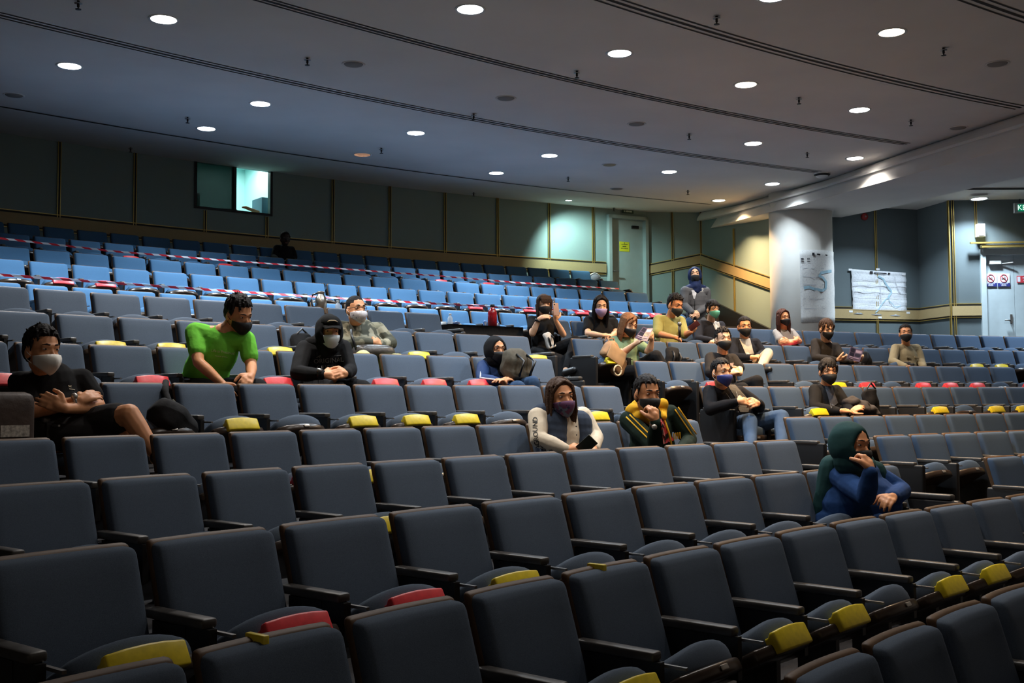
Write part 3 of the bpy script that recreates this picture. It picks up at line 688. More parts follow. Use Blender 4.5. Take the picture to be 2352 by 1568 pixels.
# map on the column (curved paper)
cz0 = z_of(1870, 583, cb) ; cz1 = z_of(1870, 745, cb)
def cthe(px):
    r = ray(px, 650); r = Vector((r.x, r.y)).normalized(); c = Vector((cb.x, cb.y)); tca = c.dot(r); d2 = c.length_squared - tca * tca; R2 = (cr + .004) ** 2
    q = r * (tca - math.sqrt(max(0, R2 - d2))); return math.atan2(q.y - cb.y, q.x - cb.x)
a0, a1 = cthe(1838), cthe(1912.5)
if a1 < a0: a1 += 2 * math.pi
a1 += .35
cmap = empty('wall_map', (cb.x, cb.y, (cz0 + cz1) / 2), label='curled white map with a blue river pasted on the round column', cat='map')
def onc(a, z, off=.006): return Vector((math.cos(a) * (cr + off), math.sin(a) * (cr + off), z - cmap.location.z))
m = MB(); vs = []; NA = 20
for j in range(13):
    for i in range(NA + 1):
        z = cz0 + (cz1 - cz0) * j / 12; vs.append(onc(a0 + (a1 - a0) * i / NA, z, .010 + .004 * math.sin(j * 1.7 + i * .5)))
m.add(vs, [(j * (NA + 1) + i, j * (NA + 1) + i + 1, (j + 1) * (NA + 1) + i + 1, (j + 1) * (NA + 1) + i) for j in range(12) for i in range(NA)], True)
mapc = mapm.copy(); mapc.name = 'column_map_paper'; e = [n for n in mapc.node_tree.nodes if n.type == 'VALTORGB'][0].color_ramp.elements; e[0].color = (.58, .58, .58, 1); e[1].color = (.74, .74, .72, 1)
ms = m.build('sheet', mapc, cmap); sd = ms.modifiers.new('s', 'SOLIDIFY'); sd.thickness = .002
def crib(pts, w, m_, name='river'):
    mb = MB(); vs = []
    P = [(cthe(min(x, 1911)) % (2 * math.pi), z_of(1870, y, cb)) for x, y in pts]
    for i, (a, z) in enumerate(P):
        b0, b1 = P[max(i - 1, 0)], P[min(i + 1, len(P) - 1)]; tt = Vector(((b1[0] - b0[0]) * cr, b1[1] - b0[1])); tt.normalize(); s_ = Vector((-tt.y, tt.x)) * w / 2
        vs += [onc(a + s_.x / cr, z + s_.y, .02), onc(a - s_.x / cr, z - s_.y, .02)]
    mb.add(vs, [(2 * i, 2 * i + 1, 2 * i + 3, 2 * i + 2) for i in range(len(P) - 1)]); return mb.build(name, m_, cmap)
def zc4(pts): return [(1560 + x / 4.704, 560 + y / 4.704) for x, y in pts]
crib(zc4([(1345, 510), (1400, 500), (1450, 520), (1540, 535), (1575, 510), (1580, 440), (1550, 400), (1510, 380), (1530, 350), (1600, 330), (1640, 320)]), .05, river)
crib(zc4([(1440, 155), (1465, 155)]), .05, ink, 'emblem'); crib(zc4([(1490, 155), (1600, 160)]), .025, ink, 'title_line')
for y_ in (300, 390, 470, 620, 720): crib(zc4([(1340, y_), (1450, y_ + 8), (1560, y_)]), .008, fold, 'crease')
for y_ in (200, 215, 235): crib(zc4([(1320, y_), (1350, y_)]), .012, ink, 'caption_line'); crib(zc4([(1385, y_), (1415, y_)]), .010, ink, 'caption_line')
# foyer wall fittings
pb = on_wall(1986, M0, M1, 0.0); bell = empty('fire_bell', lift(pb, z_of(1986, 498, pb)), label='dark red round fire alarm bell high on the wall', cat='alarm bell')
nb = wall_n(M0, M1); Mq = nb.to_track_quat('Z', 'Y').to_matrix()
MB().lathe([(.065, 0), (.07, .04), (.05, .06), (0, .065)], 24, M=Mq).build('gong', mat('bell_red', (.30, .02, .02), .35), bell)
MB().lathe([(.02, .06), (.018, .075), (0, .078)], 12, M=Mq).build('centre_bolt', M['steel'], bell)
ps = on_wall(2249, M2, M3, 0.0); sp = empty('wall_speaker', lift(ps, z_of(2249, 531, ps)), label='white box speaker mounted above the wide pale doors', cat='speaker')
def rb2(c, d, r=.012): return MB().rbox(rot2 @ Vector(c), d, r, (1, 1, 2), M=None) if False else MB().box(rot2 @ Vector(c), d, rot2)
rb2((0, -.09, 0), (.125, .14, .23)).build('cabinet_box', M['white'], sp); rb2((0, -.165, 0), (.105, .01, .20)).build('grille', mat('speaker_cloth', (.62, .66, .68), .8, bump=.5, bscale=400), sp)
rb2((0, -.05, .12), (.04, .1, .02)).build('bracket', M['black'], sp)
pe = on_wall(2362, M2, M3, 0.0); q_ = at(2329, 478, pe.y - .5); ex = empty('exit_sign', q_ + tx2 * .20, label='illuminated green exit sign with white letters, at the photo edge', cat='sign')
exM = mat('sign_green_lit', (.0, .16, .08), .4, emit=.35, ecol=(.0, .5, .25)); 
rb2((0.05, 0, 0), (.50, .06, .17)).build('housing', mat('sign_housing', (.34, .37, .38), .5), ex); rb2((.07, -.034, 0), (.43, .006, .125)).build('sign_face', exM, ex)
text3('KELUAR', .125, rot2 @ Vector((.07, -.039, 0)), rot2, mat('lit_letter', (.8, 1, .9), .4, emit=1.1, ecol=(.75, 1, .85)), ex)
rb2((.2, 0, .12), (.02, .02, .08)).build('hanger', M['black'], ex); rb2((-.1, 0, .12), (.02, .02, .08)).build('hanger', M['black'], ex)
def on_door(px, py, off): p = on_wall(px, M2, M3, off - .03); return Vector((p.x, p.y, z_of(px, py, p)))
whp = mat('sign_white', (.80, .82, .90), .5); nvy = mat('sign_navy', (.03, .04, .22), .5); rdm = mat('sign_red', (.65, .05, .07), .5)
for (px, w_, lab) in ((2275, 29, 'no-smoking sign with a red ring over navy caption, the one beside the door hinge'), (2305, 29, 'no-smoking sign with a red ring over navy caption, the one nearer the door gap')):
    pos = on_door(px, 643, .012); s_ = empty('warning_sign', pos, label=lab, cat='sign', group='no-smoking signs on the pale doors'); w = .215
    rb2((0, 0, 0), (w, .004, .235)).build('board', whp, s_); rb2((0, -.003, -.085), (w, .003, .066)).build('caption_panel', nvy, s_)
    [scrib(q_, .013, rot2 @ Vector((0, -.006, z_)), rot2, whp, s_) for q_, z_ in ((.13, -.066), (.08, -.084), (.09, -.102))]
    ring = MB(); q = [rot2 @ Vector((.062 * math.cos(t_ * math.pi / 12), -.004, .03 + .068 * math.sin(t_ * math.pi / 12))) for t_ in range(25)]; ring.tube(q, .006, 6, False); ring.tube([rot2 @ Vector((-.044, -.005, .078)), rot2 @ Vector((.044, -.005, -.018))], .006, 6); ring.build('prohibition_ring', rdm, s_)
    c_ = MB(); c_.box(rot2 @ Vector((-.005, -.004, .022)), (.07, .003, .01), rot2); c_.box(rot2 @ Vector((.02, -.004, .045)), (.008, .003, .03), rot2); c_.build('cigarette_symbol', ink, s_)
pos = on_door(2349, 641, .012); s_ = empty('warning_sign', pos, label='red fire notice with white flame symbols on the pale door', cat='sign')
rb2((0.04, 0, 0), (.29, .004, .125)).build('board', rdm, s_); rb2((-.07, -.003, .0), (.05, .003, .09)).build('symbol_panel', whp, s_)
scrib(.13, .022, rot2 @ Vector((.06, -.005, .022)), rot2, whp, s_); scrib(.10, .022, rot2 @ Vector((.06, -.005, -.022)), rot2, whp, s_)
# ---------------------------------------------------------------- barricade tapes
bt = mat('barrier_tape', (.8, .8, .82), .5); nt = bt.node_tree; uv = nt.nodes.new('ShaderNodeUVMap'); uv.uv_map = 'UVMap'; wv = nt.nodes.new('ShaderNodeMath'); wv.operation = 'FRACT'
sx = nt.nodes.new('ShaderNodeSeparateXYZ'); ad = nt.nodes.new('ShaderNodeMath'); ad.operation = 'ADD'; gt = nt.nodes.new('ShaderNodeMath'); gt.operation = 'GREATER_THAN'; gt.inputs[1].default_value = .48
nt.links.new(uv.outputs[0], sx.inputs[0]); nt.links.new(sx.outputs[0], ad.inputs[0]); nt.links.new(sx.outputs[1], ad.inputs[1]); nt.links.new(ad.outputs[0], wv.inputs[0]); nt.links.new(wv.outputs[0], gt.inputs[0])
mx = nt.nodes.new('ShaderNodeMix'); mx.data_type = 'RGBA'; mx.inputs[6].default_value = (.78, .78, .82, 1); mx.inputs[7].default_value = (.62, .015, .03, 1); nt.links.new(gt.outputs[0], mx.inputs[0]); nt.links.new(mx.outputs[2], nt.nodes['Principled BSDF'].inputs['Base Color'])
def barrier(pts, R, w, lab):
    P = [cyl(x, y, R) for x, y in pts]; Q = []
    for i in range(len(P) - 1):
        for k in range(8): Q.append(P[i].lerp(P[i + 1], k / 8))
    Q.append(P[-1]); n = len(Q); me = bpy.data.meshes.new('barrier_tape'); vs = []; uvs = []; s = 0
    for i, p in enumerate(Q):
        if i: s += (p - Q[i - 1]).length
        tw_ = math.sin(s * 1.1) * .5; d = Vector((0, 0, w / 2)) * math.cos(tw_) + fwd(p) * (w / 2) * math.sin(tw_); vs += [p + d, p - d]; uvs += [(s / .21, .25), (s / .21, 0)]
    me.from_pydata(vs, [], [(2 * i, 2 * i + 1, 2 * i + 3, 2 * i + 2) for i in range(n - 1)]); ul = me.uv_layers.new(name='UVMap')
    for lp in me.loops: ul.data[lp.index].uv = uvs[lp.vertex_index]
    me.materials.append(bt); o = bpy.data.objects.new('barricade_tape', me); link(o); o.modifiers.new('s', 'SOLIDIFY').thickness = .002
    return tag(o, lab, 'barricade tape', 'red and white tapes across the blue rows')
barrier([(-60, 541), (0, 547), (260, 577), (520, 598), (784, 617), (1000, 633), (1180, 648), (1422, 663)], RAD['L'] + .03, .025, 'red and white barricade tape, the higher one across the blue rows')
barrier([(-60, 625), (0, 631), (260, 650), (520, 668), (784, 685), (1000, 697), (1180, 707), (1503, 721)], RAD['J'] + .03, .029, 'red and white barricade tape, the lower one just behind the audience')
# ---------------------------------------------------------------- tables, flasks, bottles
def bottle(p, h, r, body, cap, label, name='water_bottle', group=None):
    t = empty(name, p, label=label, cat='bottle' if name == 'water_bottle' else 'flask', group=group)
    MB().lathe([(0, 0), (r, .002), (r, h * .62), (r * .8, h * .74), (r * .42, h * .84), (r * .42, h * .90)], 18).build('bottle_body', body, t)
    MB().lathe([(r * .5, h * .89), (r * .5, h), (0, h)], 14).build('cap', cap, t); return t
clear = mat('clear_plastic', (.80, .86, .92), .1, alpha=.55); redm = mat('red_enamel', (.35, .008, .015), .18, spec=.8)
tp = at(1092, 752, 12.75); ztab = z_of(1092, 751, tp)
fz = FLOOR['I']; ft_ = fwd(tp); rt = Matrix(((ft_.y, ft_.x, 0), (-ft_.x, ft_.y, 0), (0, 0, 1)))
tbl = empty('table', (tp.x, tp.y, fz), label='narrow aisle table under a black cloth holding the red flask', cat='table'); ht = ztab - fz
MB().box((0, 0, ht - .012), (1.04, .45, .024), rt).build('tabletop', M['black'], tbl)
for a_ in (-1, 1):
    for b_ in (-1, 1): MB().box(rt @ Vector((a_ * .48, b_ * .19, (ht - .03) / 2)), (.03, .03, ht - .03), rt).build('leg', M['steel'], tbl)
clm = mat('black_cloth', (.012, .012, .014), .95, bump=.4, bscale=20)
m = MB(); prof_ = []
for i in range(80):
    s_ = i / 80 * 2 * (1.06 + .47); 
    if s_ < 1.06: q = (-.53 + s_, .235)
    elif s_ < 1.53: q = (.53, .235 - (s_ - 1.06))
    elif s_ < 2.59: q = (.53 - (s_ - 1.53), -.235)
    else: q = (-.53, -.235 + (s_ - 2.59))
    prof_.append(Vector((q[0], q[1], 0)))
vs = []
for j in range(6):
    for i, q in enumerate(prof_):
        k_ = 1 + .03 * j / 5 * math.sin(i * 1.1); vs.append(rt @ Vector((q.x * (1 + (k_ - 1)), q.y * k_, ht + .004 - (ht - .05) * j / 5)))
m.add(vs, [(j * 80 + i, j * 80 + (i + 1) % 80, (j + 1) * 80 + (i + 1) % 80, (j + 1) * 80 + i) for j in range(5) for i in range(80)], True); m.add([vs[i] for i in range(80)], [tuple(range(80))])
o_ = m.build('tablecloth', clm, label='black cloth draped over the aisle table', cat='tablecloth'); o_.location = tbl.location
def ontab(px, D, py=None): p = at(px, 740, D); return Vector((p.x, p.y, ztab + .005))
p_ = ontab(1131, 12.75); hh = z_of(1131, 700, p_) - ztab; bottle(p_, hh, .054, redm, mat('flask_cap', (.02, .02, .022), .3), 'tall dark red vacuum flask with black cap on the aisle table', 'vacuum_flask')
p_ = ontab(1034, 12.7); bottle(p_, z_of(1034, 721, p_) - ztab, .03, clear, M['white'], 'clear plastic water bottle on the aisle table')
t = empty('paper_cup', ontab(1019, 12.75), label='white paper cup on the corner of the aisle table', cat='cup'); MB().lathe([(0, 0), (.024, 0), (.032, .06), (.029, .06), (.022, .004)], 18).build('cup_body', M['white'], t)
t = empty('snack_packet', ontab(1049, 12.72), label='crumpled navy and white packet beside the bottle', cat='packet'); MB().ell((0, 0, .03), (.045, .03, .032)).build('wrapper', mat('packet_navy', (.03, .06, .16), .4), t); MB().ell((.03, -.01, .016), (.035, .02, .018)).build('napkin', M['white'], t)
pt = cyl(745, 705, RAD['I'] + .42); ztb = z_of(735, 722, pt)
t2 = empty('table', (pt.x, pt.y, FLOOR['I']), label='low dark side table behind the seats, under the steel jug', cat='table'); h2 = ztb - FLOOR['I']; r2 = Matrix.Rotation(math.pi - theta(pt), 3, 'Z')
MB().box((0, 0, h2 - .015), (.62, .34, .03), r2).build('tabletop', M['rim'], t2)
for a_ in (-1, 1):
    for b_ in (-1, 1): MB().box(r2 @ Vector((a_ * .27, b_ * .13, (h2 - .03) / 2)), (.03, .03, h2 - .03), r2).build('leg', M['black'], t2)
p_ = at(737, 700, pt.y - .02); p_.z = ztb; jh = z_of(735, 669, p_) - ztb
jug = empty('vacuum_jug', p_, label='brushed steel vacuum jug with handle behind the lower tape', cat='flask'); stl = mat('brushed_steel', (.62, .56, .48), .28, metal=1)
MB().lathe([(0, 0), (.062, .004), (.064, jh * .5), (.058, jh * .72), (.036, jh * .86), (.034, jh * .9)], 24).build('jug_body', stl, jug)
MB().lathe([(.036, jh * .88), (.042, jh * .96), (.035, jh), (0, jh)], 20).build('lid', mat('jug_lid', (.22, .18, .15), .4), jug)
MB().tube([(-.04, 0, jh * .92), (-.09, 0, jh * .86), (-.105, 0, jh * .6), (-.09, 0, jh * .36), (-.06, 0, jh * .3)], .011, 8).build('handle', M['black'], jug)
p_ = at(776, 703, pt.y - .02); p_.z = ztb; bottle(p_, z_of(776, 690, p_) - ztb, .03, clear, M['white'], 'clear water bottle with white cap beside the steel jug')
# blue plastic chair behind the aisle table, round-backed chair near the far door
blu = mat('blue_moulded_plastic', (.05, .13, .32), .25, spec=.6)
pc = at(1158, 760, 13.7); zch = FLOOR['I']; t = empty('plastic_chair', (pc.x, pc.y, zch), theta(pc) * 0 + math.pi - theta(pc) + .25, label='shiny blue moulded plastic chair behind the aisle table', cat='chair')
hb = z_of(1158, 721, pc) - zch
def fch(P): x, y, z = P; return Vector((x, y + .35 * x * x * 4 * .3 - .25 * z * (z > -.3) * .4, z))
MB().rbox((0, -.2, hb - .27), (.46, .05, .54), .1, (6, 1, 6), lambda P: Vector((P.x, P.y + 1.1 * P.x * P.x - .2 * P.z, P.z))).build('backrest', blu, t)
MB().rbox((0, .04, .44), (.46, .46, .05), .06, (4, 4, 1)).build('seat', blu, t)
for a_ in (-1, 1):
    for b_ in (-1, 1): MB().tube([(a_ * .18, b_ * .17 + .04, .43), (a_ * .21, b_ * .21 + .04, 0)], .012).build('leg', M['steel'], t)
p2 = cyl(1366, 640, RAD['N'] + .12); zc2 = FLOOR['N']; t = empty('banquet_chair', (p2.x, p2.y, zc2), math.pi - theta(p2), label='grey round-backed chair with white rim beside the far door', cat='chair')
zt2 = z_of(1366, 627, p2) - zc2; R_ = .135
MB().lathe([(0, -.015), (R_, -.012), (R_, .012), (0, .015)], 28, c=(0, 0, zt2 - R_ - .01), M=Matrix.Rotation(math.pi / 2, 3, 'X')).build('backrest', mat('grey_chair_cloth', (.22, .21, .24), .9), t)
MB().tube([(R_ * 1.04 * math.cos(a_ * math.pi / 14), 0, zt2 - R_ - .01 + R_ * 1.04 * math.sin(a_ * math.pi / 14)) for a_ in range(29)], .014, 8, False).build('back_rim', M['white'], t)
MB().rbox((0, .2, .44), (.40, .38, .06), .03, (2, 2, 1)).build('seat', mat('grey_chair_cloth_seat', (.22, .21, .24), .9), t)
for a_ in (-1, 1):
    MB().tube([(a_ * .11, 0, zt2 - 2 * R_ + .02), (a_ * .17, .01, .42), (a_ * .18, -.03, 0)], .013).build('leg', M['white'], t); MB().tube([(a_ * .17, .36, .42), (a_ * .18, .4, 0)], .013).build('leg', M['white'], t)
# ---------------------------------------------------------------- bags
def softmat(n, c, r=.85, b=.6): return mat(n, c, r, noise=.15, nscale=25, bump=b, bscale=14, spec=.2)
def bag_on(row, px, py, f, size, m_, label, name='backpack', rz=0, squash=.5, tilt=(0, 0), strap=True, zoff=0, lean=0, strapm=None, rest=True):
    p = cyl(px, py, RAD[row] - f); top_ = p.z + size[2] / 2; z0_ = FLOOR[row] + .475 if rest else p.z - size[2] / 2
    if rest:
        size = (size[0], size[1], max(.1, top_ - z0_)); near = sorted(SEATS, key=lambda k: (SEATS[k].location - Vector((p.x, p.y, SEATS[k].location.z))).length)[0]; sit_down(near)
    t = empty(name, (p.x, p.y, z0_), math.pi - theta(p) + rz, label=label, cat='bag')
    Mt = Matrix.Rotation(tilt[0], 3, 'X') @ Matrix.Rotation(tilt[1], 3, 'Y')
    def fn(P):
        x, y, z = P; k = 1 - .18 * max(0, z / size[2]) ; w_ = .012 * math.sin(x * 31 + z * 17) + .01 * math.sin(z * 40)
        return Vector((x * k, y * (1 - .35 * (z / size[2] + .5)) + w_, z))
    MB().rbox((0, 0, size[2] / 2), size, min(size) * squash, (6, 4, 6), fn, Mt).build('bag_body', m_, t)
    if strap:
        x_ = size[0] * .22; zt_ = size[2]
        for s_ in (-1, 1): MB().tube([Mt @ Vector(v) + Vector((0, 0, size[2] / 2)) for v in ((s_ * x_, size[1] * .3, zt_ * .3), (s_ * x_ * 1.1, size[1] * .75, zt_ * .1), (s_ * x_, size[1] * .45, -zt_ * .35))], .012, 8).build('strap', strapm or M['black'], t)
    return t
# ---------------------------------------------------------------- people
from mathutils import noise as mnoise
BATCH = []     # (object, voxel, smooth, noise amplitude, noise scale)
class Blob(MB):
    def cap(s, p0, r0, p1, r1, n=12):
        p0, p1 = Vector(p0), Vector(p1); s.ell(p0, (r0,) * 3, n=n); s.ell(p1, (r1,) * 3, n=n)
        if (p1 - p0).length > 1e-4: s.tube([p0, p1], [r0, r1], n)
        return s
    def chain(s, pts, rs, n=12):
        for i in range(len(pts) - 1): s.cap(pts[i], rs[i], pts[i + 1], rs[i + 1], n)
        return s
    def done(s, name, m_, parent, vox=.008, sm=2, na=0, ns=40, label=None):
        me = bpy.data.meshes.new(name); me.from_pydata(s.v, [], s.f); me.materials.append(m_)
        o = bpy.data.objects.new(name, me); link(o, parent)
        if label: o['label'] = label
        r = o.modifiers.new('r', 'REMESH'); r.mode = 'VOXEL'; r.voxel_size = vox; r.use_smooth_shade = True
        if sm: q = o.modifiers.new('s', 'SMOOTH'); q.factor = .5; q.iterations = sm
        BATCH.append((o, na, ns)); return o
def cloth(name, c, r=.9, b=.5, s=11, n=.10): return mat(name, c, r, noise=n, nscale=8, bump=b, bscale=s, spec=.15)
def skin(name, c): 
    m = mat(name, c, .5, noise=.06, nscale=14, spec=.35); m.node_tree.nodes['Principled BSDF'].inputs['Subsurface Weight'].default_value = .08
    m.node_tree.nodes['Principled BSDF'].inputs['Subsurface Radius'].default_value = (.02, .008, .004); return m
SK = dict(a=skin('skin_tan', (.70, .32, .155)), b=skin('skin_light', (.80, .45, .27)), c=skin('skin_brown', (.50, .22, .10)), d=skin('skin_shaded', (.05, .035, .03)))  # d: shade over the silhouette figure put into its skin colour
HR = dict(k=mat('black_hair', (.012, .010, .010), .7, spec=.2, bump=.5, bscale=90), b=mat('brown_hair', (.20, .085, .035), .7, spec=.2, bump=.5, bscale=90), r=mat('auburn_hair', (.065, .022, .014), .7, spec=.2, bump=.5, bscale=90), d=mat('dark_brown_hair', (.055, .028, .016), .7, spec=.2, bump=.5, bscale=90))
EYE = mat('eye_dark', (.015, .010, .008), .2); BRW = mat('eyebrow_hair', (.02, .014, .012), .8); WHT = mat('eye_white', (.45, .42, .40), .3)
wire = mat('spectacle_frame', (.05, .045, .04), .3, metal=.5); loopm = mat('ear_loop', (.65, .62, .58), .7); blackm = cloth('black_knit', (.010, .010, .011), b=.3)
maskb = mat('black_mask_cloth', (.008, .008, .009), .8, bump=.3, bscale=40)
sc = 1.10
def frame(z, y):
    z = z.normalized(); y = (y - z * y.dot(z)).normalized(); x = y.cross(z); return Matrix((x, y, z)).transposed()
def hand(B, wr, tip, nrm, s, curl=.5, thumb=1, spread=.10, rk=1.0):
    "palm, four fingers and a thumb from wrist toward tip; nrm = back-of-hand normal"
    d = (tip - wr).normalized(); n = (nrm - d * nrm.dot(d)).normalized(); b = d.cross(n)
    pal = .082 * s; rr = .0085 * s * rk
    B.cap(wr, .024 * s, wr + d * pal * .5, .026 * s)
    for i, (off, ln) in enumerate(((-.030, .068), (-.010, .078), (.011, .073), (.030, .058))):
        k = wr + d * pal * (1 - .08 * abs(i - 1)) + b * off * s; B.cap(wr + b * off * .45 * s + d * .02, .017 * s, k, .0125 * s)
        p = k; ang = 0; dirb = (d + b * spread * (i - 1.5) * .6).normalized()
        for j, fr in enumerate((.45, .30, .25)):
            ang += curl * (.75 if j == 0 else 1.0); q = p + (dirb * math.cos(ang) - n * math.sin(ang)) * ln * s * fr; B.cap(p, rr * (1.12 - .1 * j), q, rr * (1.04 - .1 * j), 8); p = q
    t0 = wr + d * .022 * s + b * thumb * -.024 * s; t1 = t0 + (d * .6 + b * thumb * -.75 - n * .25).normalized() * .038 * s; t2 = t1 + (d * .85 + b * thumb * -.25 - n * .45 * (1 + curl)).normalized() * .032 * s; t3 = t2 + (d * .9 - n * .5 * (1 + curl)).normalized() * .024 * s
    B.chain([t0, t1, t2, t3], [.017 * s, .013 * s, .0115 * s, .010 * s], 8)
def build_head(B, M4, s, fat=0):
    def P(x, y, z): return M4 @ Vector((x * s, y * s, z * s))
    R = M4.to_3x3()
    E = lambda c, r: B.ell(P(*c), tuple(q * s for q in r), R, 16)
    E((0, -.012, .032), (.074, .094, .084)); E((0, .020, -.025), (.062 + fat, .072, .085)); E((0, .034, -.078), (.044 + fat, .048, .036)); E((0, .068, .028), (.050, .022, .016))
    B.cap(P(0, .086, .005), .008 * s, P(0, .106, -.034), .0135 * s, 8); E((0, .096, -.040), (.018, .010, .009))
    for q in (-1, 1): E((q * .075, -.008, -.012), (.011, .021, .031)); E((q * .036, .060, -.030), (.024 + fat, .022, .022)); E((q * .032, .070, .012), (.017, .008, .010))
    return P, R, E
def mask_mesh(o_name, M4, s, m_, parent, dx=0, bulge=.012, zt=-.012, zb=-.118, boat=False, fat=0, lm=None):
    mb = MB(); n, k = 18, 10; vs = []
    for j in range(k + 1):
        v = j / k
        for i in range(n + 1):
            u = i / n * 2 - 1; a = u * 1.32
            top = zt - .012 * abs(u) ** 1.5 ; bot = zb + .052 * abs(u) ** 1.4; z = top + (bot - top) * v
            w = float(np.interp(z, [-.125, -.09, -.05, -.01, .03], [.040, .058, .070, .076, .078])) + fat
            y0 = float(np.interp(z, [-.125, -.10, -.05, -.03, -.01, .03], [.074, .088, .106, .112, .104, .09])) 
            bl = bulge * math.cos(u * math.pi / 2) ** 1.3 * math.sin(math.pi * min(1, v * 1.02)) ; ridge = (.012 if boat else 0) * math.exp(-(u / .12) ** 2) * math.sin(math.pi * v)
            x = w * math.sin(a); y = -.004 + (y0 + .004) * math.cos(a) ** .8 + bl + ridge; vs.append(M4 @ Vector((x * s, y * s, z * s)))
    mb.add(vs, [(j * (n + 1) + i, (j + 1) * (n + 1) + i, (j + 1) * (n + 1) + i + 1, j * (n + 1) + i + 1) for j in range(k) for i in range(n)], True)
    o = mb.build(o_name, m_, parent); sd = o.modifiers.new('s', 'SOLIDIFY'); sd.thickness = .003; sd.offset = 0
    lp = MB()
    for q in (-1, 1):
        e = Vector((q * .082, -.012, .006)); e2 = Vector((q * .080, -.016, -.030))
        for a_, b_ in ((Vector((q * (.073 + fat), .022, -.026)), e), (Vector((q * (.066 + fat), .020, -.062)), e2)): lp.tube([M4 @ (v * s) for v in (a_, (a_ + b_) / 2 + Vector((q * .006, 0, 0)), b_)], .0018 * s, 6)
    lp.build('ear_loop', lm or m_, o); return o
def hair_mesh(M4, s, style, m_, parent, B2=None):
    P = lambda x, y, z: M4 @ Vector((x * s, y * s, z * s)); R = M4.to_3x3(); B = Blob(); r_ = random.Random(len(style) * 7 + int(M4[0][3] * 100))
    E = lambda c, r: B.ell(P(*c), tuple(q * s for q in r), R, 16)
    E((0, -.027, .046), (.0768, .0895, .0815)); E((0, -.045, .005), (.0755, .068, .080))
    C0 = Vector((0, -.012, .040)); RR_ = Vector((.0765, .0955, .0815))
    def surf(az, el, off=0):      # az 0 = forward, el = height angle
        u = Vector((math.sin(az) * math.cos(el), math.cos(az) * math.cos(el), math.sin(el))); return C0 + Vector((u.x * (RR_.x + off), u.y * (RR_.y + off), u.z * (RR_.z + off)))
    def lock(az, e0, e1, swirl, off, r0, r1, n=4):
        B.chain([P(*surf(az + swirl * k / n, e0 + (e1 - e0) * k / n, off * (1 - .5 * k / n))) for k in range(n + 1)], [(r0 + (r1 - r0) * k / n) * s for k in range(n + 1)], 6)
    if style in ('short', 'spiky', 'thick', 'fringe'):
        v = {'short': .004, 'spiky': .009, 'thick': .011, 'fringe': .010}[style]
        E((0, -.016, .070 + v), (.066 + v * .5, .080 + v * .3, .052 + v * .3))
        for i in range(64):
            az = r_.uniform(-math.pi, math.pi); fr_ = abs(az) < .9
            e1 = (r_.uniform(.42, .62) if style != 'fringe' else r_.uniform(.05, .30)) if fr_ else (r_.uniform(.05, .30) if abs(az) < 1.75 else r_.uniform(-.55, -.1))
            lock(az, 1.35, e1, r_.uniform(-.5, .5), v * r_.uniform(.5, 1.2), .0095, .0035 if style != 'fringe' else .005)
        if style in ('spiky', 'thick', 'short'):
            for i in range({'short': 8, 'thick': 16, 'spiky': 34}[style]):
                az = r_.uniform(-math.pi, math.pi); el = r_.uniform(.55, 1.4); c = surf(az, el, v); d = (c - C0).normalized() + Vector((r_.uniform(-.5, .5), r_.uniform(-.1, .7), 0)); B.cap(P(*c), .0085 * s, P(*(c + d.normalized() * (.007 + v))), .003 * s, 6)
        for q in (-1, 1):
            B.chain([P(q * .074, .022, .046), P(q * .0755, .022, .020), P(q * .075, .018, -.002)], [.010 * s, .006 * s, .003 * s], 6)
            if style == 'fringe': B.chain([P(q * .066, .048, .060), P(q * .074, .040, .020), P(q * .076, .028, -.015)], [.014 * s, .010 * s, .005 * s], 8)
    if style == 'buzz': B.v, B.f, B.sm = [], [], []; E((0, -.021, .045), (.0768, .0935, .0800)); E((0, -.038, .008), (.0755, .070, .070))
    if style in ('long', 'lank', 'bob', 'bangs'):
        for i in range(40): az = r_.choice((-1, 1)) * r_.uniform(1.2, 3.0); lock(az, 1.4, r_.uniform(-.1, .2), r_.uniform(-.15, .15), .007, .009, .007)
    if style in ('long', 'bob', 'lank'):
        E((0, -.024, .072), (.076, .088, .056)); L_ = {'long': -.25, 'bob': -.17, 'lank': -.16}[style]
        for i in range(11):
            a = math.pi * (.04 + .92 * i / 10); c0 = Vector((math.cos(a) * .078, -math.sin(a) * .082 + .012, .03)); c1 = Vector((c0.x * 1.06, c0.y * 1.0, -.09)); c2 = Vector((c0.x * .96, c0.y * .85 + (.012 if abs(c0.x) > .05 else 0), L_ + .04 * r_.random()))
            B.chain([P(*c0), P(*c1), P(*c2)], [.020 * s, .020 * s, .008 * s], 10)
        for q in (-1, 1): B.chain([P(q * .004, .056, .106), P(q * .044, .056, .084), P(q * .070, .034, .035), P(q * .079, .014, -.05), P(q * .078, .018, L_ + .03)], [.010 * s, .011 * s, .011 * s, .013 * s, .005 * s], 10)
        for i in range(34):
            sd_ = r_.choice((-1, 1)); a = r_.uniform(.95, 3.05); x_, y_ = math.sin(a) * .088 * sd_, math.cos(a) * .094 - .006; e_ = L_ + r_.uniform(-.02, .05)
            B.chain([P(x_ * .35, y_ * .4 - .01, .124), P(x_ * .93, y_ * .9, .075), P(x_ * 1.06, y_ * .98, .0), P(x_ * 1.12, y_ * .98, -.09), P(x_ * 1.0, y_ * .85, e_)], [.006 * s, .007 * s, .0075 * s, .008 * s, .003 * s], 6)
        if style == 'bob': B.chain([P(-.02, .068, .098), P(.02, .088, .075), P(.05, .075, .04)], [.014 * s, .014 * s, .012 * s])
